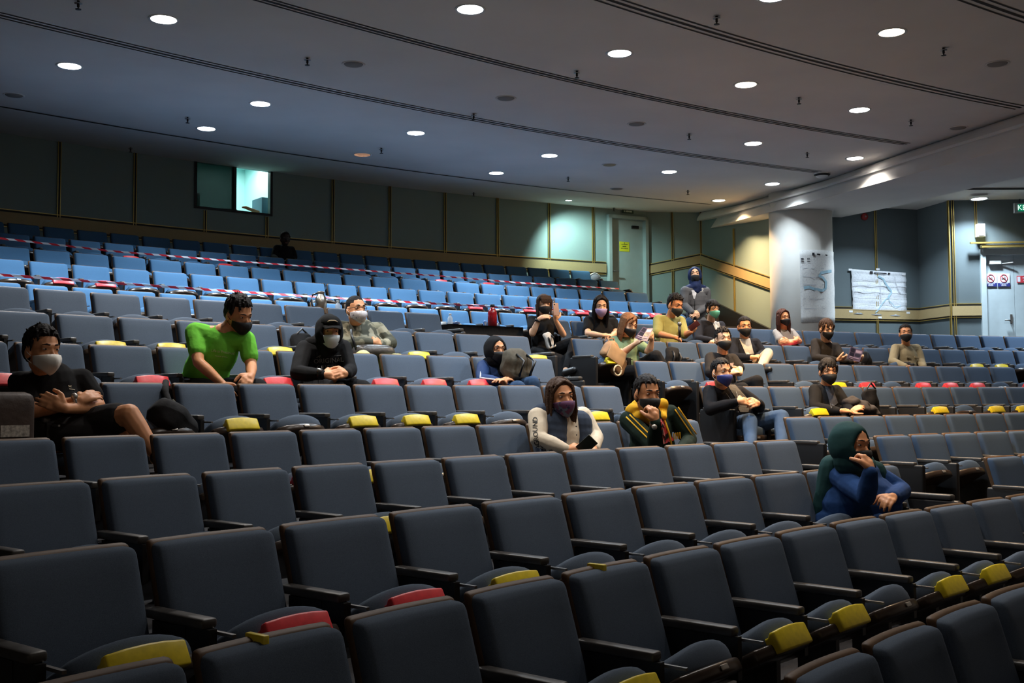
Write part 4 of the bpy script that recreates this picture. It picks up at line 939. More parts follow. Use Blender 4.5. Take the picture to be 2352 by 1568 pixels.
    if style == 'bangs':
        E((0, -.002, .078), (.082, .090, .052))
        for i in range(12): x = -.055 + i * .010; B.chain([P(x, .06, .098), P(x, .090, .068), P(x, .094, .030)], [.015 * s, .012 * s, .007 * s], 8)
        for q in (-1, 1): B.chain([P(q * .078, .03, .06), P(q * .082, .02, -.03), P(q * .078, .02, -.11)], [.020 * s, .016 * s, .008 * s])
        for i in range(7): a = math.pi * (.2 + .6 * i / 6); B.chain([P(math.cos(a) * .08, -math.sin(a) * .08, .0), P(math.cos(a) * .075, -math.sin(a) * .08, -.12)], [.024 * s, .014 * s])
    return B.done('hair', m_, parent, .0042, 1, .0013 * s, 90)
def scarf_mesh(M4, s, m_, parent, neck, chest, sh, drop=.25, name='headscarf'):
    "hood round the face plus folds over neck and shoulders, one mesh"
    P = lambda x, y, z: M4 @ Vector((x * s, y * s, z * s)); R = M4.to_3x3()
    n, k = 40, 14; rings = []
    for j in range(k + 1):
        t = j / k; row = []
        for i in range(n):
            f = 2 * math.pi * i / n; cx_, cz_ = math.cos(f), math.sin(f)
            if t < .45: u = t / .45; g_ = math.sin(u * math.pi / 2); rx = .064 + .033 * g_ ** .6; rz = (.080 + .043 * g_ ** .5) if cz_ > 0 else (.088 + .028 * g_); y = .078 - .10 * u - .012 * (1 - u)
            else: u = (t - .45) / .55; c = math.cos(u * math.pi / 2); rx, rz = .097 * c, (.123 if cz_ > 0 else .116) * c; y = -.022 - .108 * math.sin(u * math.pi / 2)
            zc_ = -.004 + .010 * t; fold_ = 1 + .02 * math.sin(f * 7 + t * 9)
            if t < .02 and cz_ < 0: y += .01
            row.append(P(cx_ * rx * fold_, y, zc_ + cz_ * rz * fold_))
        rings.append(row)
    mb = MB(); vs = [p for r in rings for p in r]; mb.add(vs, [(j * n + i, (j + 1) * n + i, (j + 1) * n + (i + 1) % n, j * n + (i + 1) % n) for j in range(k) for i in range(n)], True)
    o = mb.build(name, m_, parent); sd = o.modifiers.new('s', 'SOLIDIFY'); sd.thickness = .008 * s; sd.offset = 1
    B = Blob(); F = (R @ Vector((0, 1, 0))); F.z = 0; F.normalize()
    B.chain([P(0, -.01, -.085), neck + Vector((0, 0, .01)), neck - Vector((0, 0, .05))], [.082 * s, .085 * s, .095 * s]); B.cap(P(0, .045, -.10), .04 * s, neck + F * .07 * s, .055 * s)
    for q in sh: B.cap(neck, .072 * s, neck.lerp(q, .72) + Vector((0, 0, .022 * s)), .048 * s)
    B.cap(neck + F * .05 * s, .07 * s, chest + F * .07 * s, .055 * s); B.done('scarf_drape', m_, o, .008, 2, .004, 16)
    return o
PEOPLE = {}
def person(key, label, row, side, head, sh, arms, sk='a', hair=('short', 'k'), top=None, topname='shirt', sleeve='long', bottom=None, mask=None, glasses=False, fat=0, hips=None, knees=None, ankles=None, shorts=False,
           seatkey=None, stand=None, scarf=None, curl=(.5, .5), hn=(None, None), s=sc, look=None, shoes=True, drop=.22, face=True, headfat=0, hood=None, thumb=(1, -1), maskk={}):
    """head=(px,py,f,yaw,pitch,roll); sh=((px,py,f),(px,py,f)); arms=((elbow,wrist,tip),(...)); f = metres in front of the backrest top"""
    R0 = RAD[row]; J = lambda q: cyl(q[0], q[1], R0 - q[2])
    SA, SB = J(sh[0]), J(sh[1]); S = (SA + SB) / 2; fl_ = FLOOR[row]
    if seatkey: so_ = SEATS[seatkey]; base = so_.location.copy(); sit_down(seatkey)
    else: base = J((sh[0][0] * .5 + sh[1][0] * .5, sh[0][1], .25)); base.z = fl_
    F0 = fwd(base)
    if stand is not None: Hc = Vector((S.x, S.y, fl_ + .98 * s * .93)); 
    else: Hc = base + F0 * .30 + Vector((0, 0, .585))
    if hips: Hc = J(hips)
    X = (SB - SA); X.z *= 1; X.normalize(); Zt = (S - Hc).normalized(); Ft = X.cross(Zt); 
    if Ft.dot(F0) < 0: Ft = -Ft
    Rt = frame(Zt, Ft); Xr = Rt @ Vector((1, 0, 0)); t = empty('person', (base.x, base.y, fl_ if stand is None else fl_), label=label, cat='person'); t.matrix_world.translation = Vector((base.x, base.y, fl_)); PEOPLE[key] = t
    off = -Vector((base.x, base.y, fl_))
    def W_(p): return Vector(p) + off
    hc = J(head[:3]); yaw, pit, rol = (math.radians(a) for a in head[3:6])
    vd = Vector((-hc.x, -hc.y, 0)).normalized(); fd = Matrix.Rotation(yaw, 3, 'Z') @ vd; right = fd.cross(Vector((0, 0, 1)))
    Rh = Matrix.Rotation(rol, 3, fd) @ Matrix.Rotation(-pit, 3, right) @ frame(Vector((0, 0, 1)), fd); MH = Matrix.Translation(W_(hc)) @ Rh.to_4x4()
    SA, SB, S, Hc = W_(SA), W_(SB), W_(S), W_(Hc); nk = S + Zt * .045 * s
    W2 = (SB - SA).length / 2
    A = [[W_(J(q)) if q is not None else None for q in a] for a in arms]
    # --- body
    B = Blob(); P, R, E = build_head(B, MH, s, headfat)
    B.chain([P(0, -.022, -.055), nk.lerp(P(0, -.02, -.09), .5), nk - Zt * .02], [.052 * s + headfat * .5, .052 * s + headfat * .5, .060 * s])
    B.cap(nk - Zt * .03, .055 * s, SA.lerp(SB, .22), .055 * s); B.cap(nk - Zt * .03, .055 * s, SA.lerp(SB, .78), .055 * s)
    def torso(B, g):
        E2 = lambda c, r: B.ell(c, r, Rt, 18)
        wch = max(W2 * .88, .13 * s)
        E2(S.lerp(Hc, .30), (wch + g, .105 * s + g + fat * .6, .19 * s)); E2(S.lerp(Hc, .62) + Rt @ Vector((0, fat * .5, 0)), (.140 * s + g + fat, .105 * s + g + fat, .18 * s)); E2(Hc, (.155 * s + g + fat, .120 * s + g + fat * .6, .12 * s))
        for q in (SA, SB): B.cap(q, .052 * s + g, S.lerp(q, .35) - Zt * .02 * s, .070 * s + g); B.cap(nk - Zt * .045, .045 * s + g * .5, q - Zt * .004, .050 * s + g)
    torso(B, -.006)
    lim = []
    for i, (sh_, a) in enumerate(((SA, A[0]), (SB, A[1]))):
        if a[0] is None: continue
        el, wr, tp = a; B.chain([sh_, sh_.lerp(el, .5), el], [.048 * s, .044 * s, .037 * s]); B.chain([el, el.lerp(wr, .35), wr], [.037 * s, .038 * s, .025 * s])
        n_ = hn[i]; n_ = Vector(n_) if n_ is not None else Vector((0, -.35, 1)); hand(B, wr, tp, n_, s, curl[i], thumb[i])
    # --- legs
    side_ = Vector((-F0.y, F0.x, 0)); side_ = side_ if side_.dot(SB - SA) > 0 else -side_
    HA, HB = Hc - side_ * .085 * s, Hc + side_ * .085 * s
    if stand is not None: KA, KB = HA + Vector((0, 0, -.44 * s)) + Ft * .02, HB + Vector((0, 0, -.44 * s)) + Ft * .02; FA, FB = Vector((HA.x, HA.y, .09)), Vector((HB.x, HB.y, .09))
    else: KA, KB = HA + F0 * .40 - side_ * .03, HB + F0 * .40 + side_ * .03; FA, FB = KA + F0 * .0, KB + F0 * .0; FA.z = FB.z = .10
    if knees: KA, KB = [W_(J(q)) if q else d for q, d in zip(knees, (KA, KB))]; FA, FB = KA + F0 * .04, KB + F0 * .04; FA.z = FB.z = .10
    if ankles: FA, FB = [W_(J(q)) if q else d for q, d in zip(ankles, (FA, FB))]
    for h, k_, f_ in ((HA, KA, FA), (HB, KB, FB)): B.chain([h, k_], [.080 * s, .056 * s]); B.chain([k_, k_.lerp(f_, .35), f_], [.055 * s, .052 * s, .036 * s])
    B.done('body', SK[sk], t, .007, 1)
    # --- clothes
    if top:
        C = Blob(); torso(C, .012)
        for sh_, a in ((SA, A[0]), (SB, A[1])):
            if a[0] is None: continue
            el, wr, tp = a
            if sleeve == 'none': C.cap(sh_, .06 * s, sh_.lerp(el, .12), .06 * s)
            elif sleeve == 'short': C.chain([sh_, sh_.lerp(el, .30), sh_.lerp(el, .62)], [.062 * s, .061 * s, .058 * s])
            elif sleeve == 'elbow': C.chain([sh_, sh_.lerp(el, .5), sh_.lerp(el, .95)], [.064 * s, .062 * s, .060 * s])
            else: C.chain([sh_, sh_.lerp(el, .5), el], [.064 * s, .060 * s, .052 * s]); C.chain([el, el.lerp(wr, .5), el.lerp(wr, .93)], [.052 * s, .050 * s, .037 * s])
        C.done(topname, top, t, .008, 2, .008, 8)
    if bottom:
        C = Blob(); C.ell(Hc, (.165 * s + fat, .13 * s + fat * .5, .115 * s), Rt)
        for h, k_, f_ in ((HA, KA, FA), (HB, KB, FB)):
            if shorts: C.chain([h, h.lerp(k_, .78)], [.098 * s, .082 * s])
            else: C.chain([h, k_], [.094 * s, .068 * s]); C.chain([k_, k_.lerp(f_, .4), k_.lerp(f_, .93)], [.068 * s, .060 * s, .050 * s])
        C.done('shorts' if shorts else 'trousers', bottom, t, .009, 2, .006, 9)
    if shoes:
        for k_, f_ in ((KA, FA), (KB, FB)):
            dn = (f_ - k_).normalized(); fw = (F0 - dn * F0.dot(dn)).normalized() if abs(F0.dot(dn)) < .95 else F0
            C = Blob(); C.cap(f_ + dn * .045, .042 * s, f_ + dn * .06 + fw * .13, .034 * s); C.done('shoe', M['black'], t, .009, 1)
    # --- face, hair, extras
    if face:
        for q in (-1, 1):
            m = MB(); m.ell(P(q * .031, .0725, .012), (.0135 * s, .009 * s, .0048 * s), R, 12); e = m.build('eye', WHT, t)
            m = MB(); m.ell(P(q * .031, .0780, .012), (.0062 * s, .0050 * s, .0046 * s), R, 10); m.build('iris', EYE, e)
            m = MB(); m.tube([P(q * .014, .0895, .034), P(q * .030, .085, .0375), P(q * .046, .070, .033)], [.003 * s, .0038 * s, .002 * s], 8); m.build('eyebrow', BRW, t)
        m = MB(); m.ell(P(0, .078, -.072), (.024 * s, .010 * s, .006 * s), R, 12); m.build('lips', mat('lips', (.35, .13, .11), .4), t)
    if hair: hair_mesh(MH, s, hair[0], HR[hair[1]], t)
    if mask: mask_mesh('face_mask', MH, s, mask, t, fat=headfat, lm=(loopm if mask is not maskb else maskb), **maskk)
    if glasses:
        m = MB()
        for q in (-1, 1):
            m.tube([P(q * .033 + .023 * math.cos(a_ * math.pi / 8), .093 - .014 * abs(math.cos(a_ * math.pi / 8)), .010 + .018 * math.sin(a_ * math.pi / 8)) for a_ in range(17)], .0022 * s, 6, False); m.tube([P(q * .056, .082, .014), P(q * .082, -.01, .010)], .002 * s, 6)
        m.tube([P(-.010, .094, .014), P(0, .098, .016), P(.010, .094, .014)], .002 * s, 6); m.build('glasses', wire, t)
    if scarf: scarf_mesh(MH, s, scarf, t, nk, S.lerp(Hc, drop), (SA, SB))
    return dict(t=t, P=P, R=R, W=W_, J=J, SA=SA, SB=SB, S=S, H=Hc, nk=nk, Zt=Zt, Ft=Ft, X=X, A=A, s=s, F0=F0, KA=KA, KB=KB, FA=FA, FB=FB, MH=MH, Rt=Rt)
def watch(d, i, m1=None, m2=None):
    el, wr, tp = d['A'][i]; ax = (wr - el).normalized(); s = d['s']; c = wr - ax * .018; Mq = ax.to_track_quat('Z', 'Y').to_matrix()
    o = MB().lathe([(.034 * s, -.010), (.0375 * s, -.008), (.0375 * s, .008), (.034 * s, .010)], 18, c=c, M=Mq).build('wristwatch', m1 or M['steel'], d['t'])
    n = Vector((-.1, -.7, .7)); n = (n - ax * n.dot(ax)).normalized(); MB().ell(c + n * .036 * s, (.018 * s, .018 * s, .018 * s)).build('watch_dial', m2 or M['plate'], o)
def collar(d, m_, r=.062, name='collar', open_=.5):
    nk, Zt, Ft, s = d['nk'], d['Zt'], d['Ft'], d['s']; Rf = d['Rt']; pts = []
    for i in range(25):
        a = math.pi / 2 + open_ + (2 * math.pi - 2 * open_) * i / 24; pts.append(nk + Rf @ Vector((math.cos(a) * r * s * 1.02, math.sin(a) * r * s * 1.05, .004 - .022 * max(0, math.sin(a)))))
    return MB().tube(pts, .011 * s, 8).build(name, m_, d['t'])
DEC = []
def decal(target_t, names, kind, m_, name, **k): DEC.append((target_t, names, kind, m_, name, k))
C_ = cloth
# ---- row F: man in black polo, arms crossed
white_mask = mat('white_mask_fabric', (.85, .82, .76), .8)
d = person('polo', 'person in black polo and dark shorts, arms folded, white beaked face mask', 'F', 0, (97, 806, .36, 32, 4, 0), ((48, 880, .22), (186, 872, .30)),
    (((78, 944, .36), (184, 920, .52), (215, 905, .50)), ((226, 932, .42), (150, 938, .56), (92, 912, .50))), sk='a', hair=('thick', 'k'), top=C_('black_polo_knit', (.012, .012, .013)), topname='polo_shirt', sleeve='short',
    bottom=C_('dark_shorts_cloth', (.028, .026, .027)), shorts=True, mask=white_mask, hips=(130, 988, .30), knees=((300, 1002, .66), (296, 952, .74)), ankles=(None, (352, 1035, .86)), seatkey=None, curl=(.3, .35), hn=((0, -.9, .4), (-.2, -1, .3)), maskk=dict(boat=True, bulge=.026), fat=.02)
sit_down(('F', -1)) if ('F', -1) in SEATS else None
watch(d, 0); collar(d, C_('polo_collar', (.02, .02, .02)), name='collar'); polo = d
# ---- row G: man in green
d = person('green', 'person in bright green T-shirt leaning forward and looking down, black mask', 'G', 0, (548, 722, .62, 38, 26, 6), ((447, 762, .40), (566, 782, .62)),
    (((456, 832, .55), (512, 882, .72), (526, 905, .80)), ((577, 840, .70), (577, 862, .86), (548, 896, .98))), sk='a', hair=('thick', 'k'), top=C_('green_jersey', (.16, .56, .055), b=.8), topname='t_shirt', sleeve='short',
    bottom=C_('black_trousers', (.010, .010, .011)), mask=maskb, hips=(458, 895, .30), knees=((545, 905, .78), (592, 893, .80)), curl=(.3, .5), hn=((-.3, -.8, .5), (.5, -.6, .6)), maskk=dict(bulge=.020))
green = d; [sit_down(k) for k in (('G', 2),)]
# ---- row G: black hoodie and cap, hands clasped
hoodm = C_('black_hoodie_fleece', (.011, .011, .012))
d = person('hoodie', 'person in black hoodie over a cap, pale surgical mask, hands clasped', 'G', 0, (757, 762, .50, 12, 8, 0), ((700, 800, .36), (788, 800, .44)),
    (((682, 856, .50), (742, 860, .72), (785, 862, .76)), ((803, 850, .58), (796, 858, .74), (762, 856, .78))), sk='a', hair=None, top=hoodm, topname='hoodie', bottom=C_('black_trousers', (.010, .010, .011)), mask=mat('pale_surgical_mask', (.62, .67, .68), .8),
    hips=(735, 895, .30), curl=(.75, .75), hn=((-.3, -1, .4), (.3, -1, .4)), scarf=None)
scarf_mesh(d['MH'], d['s'] * 1.04, hoodm, d['t'], d['nk'], d['S'].lerp(d['H'], .1), (d['SA'], d['SB']), name='hood')
P, s = d['P'], d['s']; capm = mat('black_cap_twill', (.010, .010, .010), .9, bump=.3, bscale=60, spec=.1)
m = MB(); vs = []
for j in range(7):
    for i in range(13): u = i / 6 - 1; v = j / 6; vs.append(P(u * (.066 - .010 * v), .070 + .075 * v * (1 - .45 * u * u), .062 - .020 * v - .016 * u * u))
m.add(vs, [(j * 13 + i, j * 13 + i + 1, (j + 1) * 13 + i + 1, (j + 1) * 13 + i) for j in range(6) for i in range(12)], True); o = m.build('cap_brim', capm, d['t']); o.modifiers.new('s', 'SOLIDIFY').thickness = .004
MB().ell(P(0, .012, .068), (.074 * s, .082 * s, .055 * s), d['R'], 18).build('cap_crown', capm, d['t'])
m = MB(); m.tube([P(-.035, .087, .078), P(-.012, .096, .088), P(.02, .094, .087), P(.036, .086, .077)], .004 * s, 8); m.build('cap_trim', mat('cap_trim_gold', (.45, .33, .2), .5), d['t']); watch(d, 0, M['black'], M['steel']); hoodie = d
sit_down(('G', 4))
# ---- row H: camouflage sweater
camo = spots('faded_camouflage_knit', (.20, .185, .12), [((.06, .06, .038), .47), ((.33, .30, .21), .55)], 7); nt_c = camo.node_tree
floral = spots('floral_print_mask', (.55, .50, .50), [((.16, .13, .17), .62), ((.7, .62, .6), .58)], 45)
d = person('camo', 'person in faded camouflage sweater and pale yellow trousers, arms folded, printed mask', 'H', 0, (818, 712, .38, 30, 0, 0), ((778, 752, .20), (868, 756, .28)),
    (((793, 786, .36), (856, 786, .52), (884, 782, .50)), ((898, 788, .36), (872, 792, .50), (845, 790, .52))), sk='a', hair=('buzz', 'k'), top=camo, topname='sweater', bottom=C_('pale_yellow_trousers', (.62, .60, .28)), mask=floral, glasses=True,
    hips=(838, 838, .30), knees=((835, 822, .74), (915, 830, .74)), curl=(.8, .8), hn=((0, -1, .4), (0, -1, .4)), fat=.05, headfat=.006, maskk=dict(bulge=.022)); camo_p = d
sit_down(('H', 6)); sit_down(('H', 5))
p = cyl(858, 808, RAD['H'] - .58); t = empty('shoulder_bag', (p.x, p.y, p.z), math.pi - theta(p), label='dark leather bag lying on the lap of the camouflage sweater', cat='bag')
MB().rbox((0, 0, 0), (.40, .20, .13), .06, (6, 4, 3), lambda P_: Vector((P_.x, P_.y, P_.z - .25 * P_.x * P_.x))).build('bag_body', mat('dark_brown_leather', (.05, .043, .038), .35, noise=.3, nscale=9, bump=.3, bscale=30), t)
MB().tube([(.19, 0, .02), (.21, -.04, .14), (.16, -.12, .2)], .012).build('strap', M['black'], t)
# ---- row G: black headscarf with glasses, backpack
d = person('scarfgl', 'person in black headscarf, glasses and navy track jacket behind an olive backpack', 'G', 0, (1139, 803, .36, 28, 4, 0), ((1110, 842, .24), (1168, 846, .34)),
    (((1108, 872, .40), (1150, 876, .60), (1170, 868, .62)), ((1172, 875, .45), (1160, 880, .62), (1150, 872, .64))), sk='a', hair=None, top=C_('navy_track_jacket', (.018, .040, .12), r=.6), topname='track_jacket', bottom=C_('dark_denim', (.03, .06, .12)), mask=maskb, glasses=True, scarf=blackm,
    hips=(1140, 905, .30), knees=((1190, 892, .70), (1222, 880, .72)), s=1.04); scarfgl = d
for q in (.0, .0): pass
el, wr, _ = d['A'][0]; sh_ = d['SA']; m = MB(); Q = []
for a, b, r0, r1 in ((sh_, el, .068, .060), (el, wr, .060, .042)):
    for k in range(5): c = a.lerp(b, k / 4); Q.append(c + Vector((-.25, -.95, .25)).normalized() * (r0 + (r1 - r0) * k / 4) * d['s'])
m.tube(Q, .009, 6); m.build('sleeve_stripe', mat('white_piping', (.6, .62, .66), .6), d['t'])
sit_down(('G', 8)); sit_down(('G', 9))
olive = softmat('olive_nylon', (.075, .065, .048)); bag_on('G', 1186, 838, .56, (.34, .20, .30), olive, 'bulky olive brown backpack upright beside the black headscarf', rz=.2, squash=.48, rest=False)
d2 = d
# ---- row I column side: woman with phone
blk = C_('black_tee_cotton', (.010, .010, .011)); blkt = C_('black_trousers', (.010, .010, .011))
d = person('phone', 'person with short brown bangs in black T-shirt holding up a phone, legs crossed', 'I', 1, (1249, 701, .34, 18, 2, 0), ((1222, 736, .24), (1271, 739, .28)),
    (((1223, 766, .40), (1238, 732, .50), (1251, 727, .54)), ((1294, 768, .46), (1276, 735, .52), (1277, 716, .54))), sk='b', hair=('bangs', 'd'), top=blk, topname='t_shirt', sleeve='short', bottom=blkt, mask=maskb, hips=(1247, 812, .30), knees=((1290, 828, .70), (1322, 784, .74)),
    ankles=((1290, 870, .8), (1300, 850, .98)), curl=(.45, .75), hn=((-.2, -.6, .8), (.2, -1, .1)), s=1.02); watch(d, 0, M['black'], M['black']); phone_p = d
sit_down(('IR', 0))
def slab(row, a, b, f, size, m_, name, label, cat, R3=None, part='body', extra=None):
    p = cyl(a, b, RAD[row] - f); t = empty(name, p, label=label, cat=cat); MB().rbox((0, 0, 0), size, .004, (1, 1, 1), M=R3).build(part, m_, t); return t
ph_m = mat('rose_phone_case', (.42, .26, .20), .3)
R3 = Matrix.Rotation(.5, 3, 'Z') @ Matrix.Rotation(-.15, 3, 'X')
t = slab('I', 1277, 710, .58, (.075, .010, .15), ph_m, 'mobile_phone', 'rose gold mobile phone held up by the person in bangs', 'phone', R3, 'phone_case'); MB().rbox(R3 @ Vector((0, .007, 0)), (.068, .003, .14), .002, (1, 1, 1), M=R3).build('screen', M['black'], t)
MB().ell(R3 @ Vector((-.02, -.008, .055)), (.009, .004, .009)).build('camera_lens', M['black'], t)
bag_on('I', 1261, 782, .50, (.14, .07, .20), softmat('white_canvas', (.55, .53, .50)), 'small white cloth bag on the lap of the person with bangs', 'cloth_bag', tilt=(.2, .3), rest=False)
# ---- long black hair, lilac mask
d = person('lilac', 'person with long black hair in black T-shirt, lilac mask, looking down', 'I', 1, (1380, 703, .38, 10, 14, 0), ((1352, 738, .24), (1408, 741, .24)),
    (((1350, 766, .36), (1384, 770, .58), (1400, 769, .60)), ((1414, 764, .36), (1404, 772, .56), (1390, 769, .60))), sk='b', hair=('long', 'k'), top=blk, topname='t_shirt', sleeve='short', bottom=blkt, mask=mat('lilac_mask', (.42, .33, .60), .8), curl=(.5, .5), s=1.05, hips=(1382, 815, .3)); 
sit_down(('IR', 2)); sit_down(('IR', 3))
# ---- green top, brown hair, leaflet
d = person('leaflet', 'person with straight brown hair in sage green shirt reading a purple leaflet', 'H', 1, (1443, 746, .40, 40, 20, 0), ((1413, 784, .26), (1463, 788, .36)),
    (((1428, 812, .42), (1458, 790, .60), (1470, 780, .64)), ((1491, 808, .52), (1497, 780, .60), (1493, 766, .66))), sk='b', hair=('bob', 'b'), top=C_('sage_green_shirt', (.19, .27, .15)), topname='shirt', sleeve='short', bottom=blkt, mask=maskb, hips=(1437, 858, .30), knees=((1470, 852, .70), (1506, 818, .72)),
    ankles=(None, (1535, 860, .80)), curl=(.5, .6), hn=((-.3, -.7, .5), (.3, -1, .2)), s=1.06); leaf_p = d
sit_down(('HR', 2)); sit_down(('HR', 1))
def leaflet(row, c, f, corners, base, label, blocks):
    "folded printed sheet given by its corner pixels"
    P_ = [cyl(x, y, RAD[row] - f - df) for x, y, df in corners]; o_ = sum(P_, Vector()) / 4; t = empty('leaflet', o_, label=label, cat='leaflet'); Q = [p - o_ for p in P_]
    g = lambda u, v: (Q[0].lerp(Q[1], u)).lerp(Q[3].lerp(Q[2], u), v); n = (Q[1] - Q[0]).cross(Q[3] - Q[0]).normalized()
    if n.y > 0: n = -n
    m = MB(); vs = [g(i / 6, j / 6) + n * .006 * abs(i - 3) for j in range(7) for i in range(7)]; m.add(vs, [(j * 7 + i, j * 7 + i + 1, (j + 1) * 7 + i + 1, (j + 1) * 7 + i) for j in range(6) for i in range(6)]); o = m.build('sheet', base, t); o.modifiers.new('s', 'SOLIDIFY').thickness = .002
    for k, (u0, v0, u1, v1, m_) in enumerate(blocks):
        bz_ = lambda u, v: g(u, v) + n * (.006 * abs(u * 6 - 3) + .004); MB().quad(bz_(u0, v0), bz_(u1, v0), bz_(u1, v1), bz_(u0, v1)).build('printed_block', m_, t)
prp = mat('leaflet_purple', (.10, .075, .13), .4); pdk = mat('leaflet_dark_print', (.02, .02, .04), .4); pli = mat('leaflet_light_print', (.32, .25, .34), .4)
blocks = [(.08, .08, .42, .35, pdk), (.52, .10, .92, .30, pli), (.08, .42, .45, .66, pdk), (.52, .38, .9, .62, pdk), (.1, .74, .9, .80, pli), (.1, .86, .6, .9, pli)]
leaflet('H', 0, .66, ((1476, 752, .0), (1499, 756, .04), (1485, 786, .08), (1456, 778, .04)), prp, 'purple printed leaflet held open by the person with straight brown hair', blocks)
tanm = mat('tan_suede', (.36, .19, .085), .7, noise=.12, nscale=12, bump=.3, bscale=40)
p = cyl(1410, 822, RAD['H'] - .44); t = empty('handbag', p, math.pi - theta(p), label='slouching tan handbag with a wooden ring, beside the sage green shirt', cat='bag')
m = MB(); Mb = Matrix.Rotation(-.5, 3, 'Y')
m.rbox((0, 0, 0), (.36, .15, .22), .06, (6, 3, 5), lambda P_: Mb @ Vector((P_.x * (1 - .8 * P_.z), P_.y, P_.z + .05 * math.sin(P_.x * 14)))); m.build('bag_body', tanm, t)
m = MB(); m.rbox((.03, .085, .03), (.26, .012, .17), .005, (4, 1, 3), lambda P_: Mb @ P_); m.build('front_flap', mat('tan_suede_flap', (.45, .27, .13), .7, noise=.1, nscale=12), t)
m = MB(); m.tube([Mb @ Vector((-.02 + .055 * math.cos(a * math.pi / 10), .12, -.15 + .055 * math.sin(a * math.pi / 10))) for a in range(21)], .010, 8, False); m.build('ring_handle', mat('pale_wood_ring', (.62, .48, .30), .5), t)
m = MB(); m.tube([Mb @ Vector(v) for v in ((.14, 0, .09), (.16, -.01, .16), (.09, -.02, .20), (.03, 0, .13), (.04, .02, .09))], .009, 8); m.build('strap', tanm, t)
# ---- olive T-shirt with microphone and phone
d = person('mic', 'person in olive yellow T-shirt holding a microphone and looking at a phone', 'I', 1, (1551, 701, .46, 40, 18, 0), ((1513, 735, .28), (1562, 738, .40)),
    (((1510, 766, .40), (1548, 774, .64), (1562, 778, .66)), ((1572, 768, .52), (1588, 762, .66), (1596, 752, .68))), sk='a', hair=('spiky', 'k'), top=C_('olive_yellow_jersey', (.37, .36, .13)), topname='t_shirt', sleeve='elbow', bottom=blkt, mask=mat('dark_grey_mask', (.03, .035, .035), .8), hips=(1528, 822, .30), curl=(.9, .5), hn=((-.2, -.6, .7), (.5, -.6, -.5)), s=1.14)
sit_down(('IR', 6)); sit_down(('IR', 7))
p = cyl(1561, 757, RAD['I'] - .70); t = empty('microphone', p, label='black handheld microphone standing in the fist of the olive T-shirt', cat='microphone')
MB().lathe([(0, -.10), (.014, -.10), (.018, .045), (.0, .045)], 14).build('handle', M['black'], t); MB().ell((0, 0, .07), (.027, .027, .03)).build('mesh_head', mat('mic_mesh', (.25, .25, .25), .4, metal=.7), t)
R3 = Matrix.Rotation(.9, 3, 'Y') @ Matrix.Rotation(.5, 3, 'X')
t = slab('I', 1594, 748, .72, (.075, .009, .155), mat('dark_red_phone', (.10, .03, .035), .3), 'mobile_phone', 'dark mobile phone tilted flat in the hand of the olive T-shirt', 'phone', R3, 'phone_case'); MB().rbox(R3 @ Vector((0, .006, 0)), (.07, .002, .148), .001, (1, 1, 1), M=R3).build('screen', M['black'], t)
bag_on('H', 1545, 812, .36, (.22, .12, .16), softmat('black_nylon_small', (.012, .012, .013)), 'small black bag with stiff upright handles on a column-side seat', 'handbag', tilt=(0, -.15))
# ---- standing woman in cross aisle
grey = C_('grey_zip_hoodie', (.105, .105, .11)); navys = C_('navy_scarf', (.010, .018, .060), r=.75)
d = person('stand', 'standing person in navy headscarf and grey zip hoodie, hands joined in front', 'I', 1, (1596, 632, -1.15, 2, -4, 0), ((1573, 668, -1.12), (1622, 668, -1.12)),
    (((1571, 700, -1.10), (1591, 718, -.93), (1602, 724, -.91)), ((1626, 700, -1.10), (1602, 719, -.93), (1590, 722, -.91))), sk='b', hair=None, top=grey, topname='zip_hoodie', bottom=C_('dark_denim', (.03, .06, .12)), mask=maskb, scarf=navys, stand=1, drop=.02, curl=(.6, .6), hn=((0, -1, .3), (0, -1, .3)), s=1.10)
stand_p = d
# ---- green mask, dark jacket
d = person('gmask', 'person in dark hooded jacket with a bright green mask, sunk in the seat', 'I', 1, (1637, 711, .30, 35, 4, 0), ((1608, 745, .20), (1655, 748, .24)),
    (((1604, 778, .34), (1638, 782, .56), (1650, 781, .58)), ((1660, 775, .38), (1648, 784, .58), (1636, 781, .6))), sk='b', hair=('fringe', 'k'), top=C_('charcoal_jacket', (.022, .023, .030)), topname='jacket', bottom=blkt, mask=mat('green_mask', (.12, .46, .33), .8), glasses=True, s=1.02, hips=(1634, 826, .3))
sit_down(('IR', 9)); sit_down(('IR', 8))
# ---- young man black tee behind blazer
d = person('btee', 'person with spiky black hair in dark printed T-shirt, large black mask', 'G', 1, (1661, 780, .34, 22, 0, 0), ((1633, 822, .24), (1683, 825, .28)),
    (((1632, 856, .36), (1676, 858, .58), (1694, 850, .60)), ((1698, 846, .42), (1700, 858, .56), (1684, 850, .62))), sk='b', hair=('spiky', 'k'), top=C_('washed_black_tee', (.022, .020, .020)), topname='t_shirt', bottom=blkt, mask=maskb, hips=(1660, 905, .3), knees=((1706, 893, .70), (1738, 876, .74)), curl=(.5, .3), hn=((-.2, -.6, .7), (.2, -1, .2)), s=1.06, sleeve='elbow', maskk=dict(bulge=.02)); btee = d
sit_down(('GR', 3)); sit_down(('GR', 2))
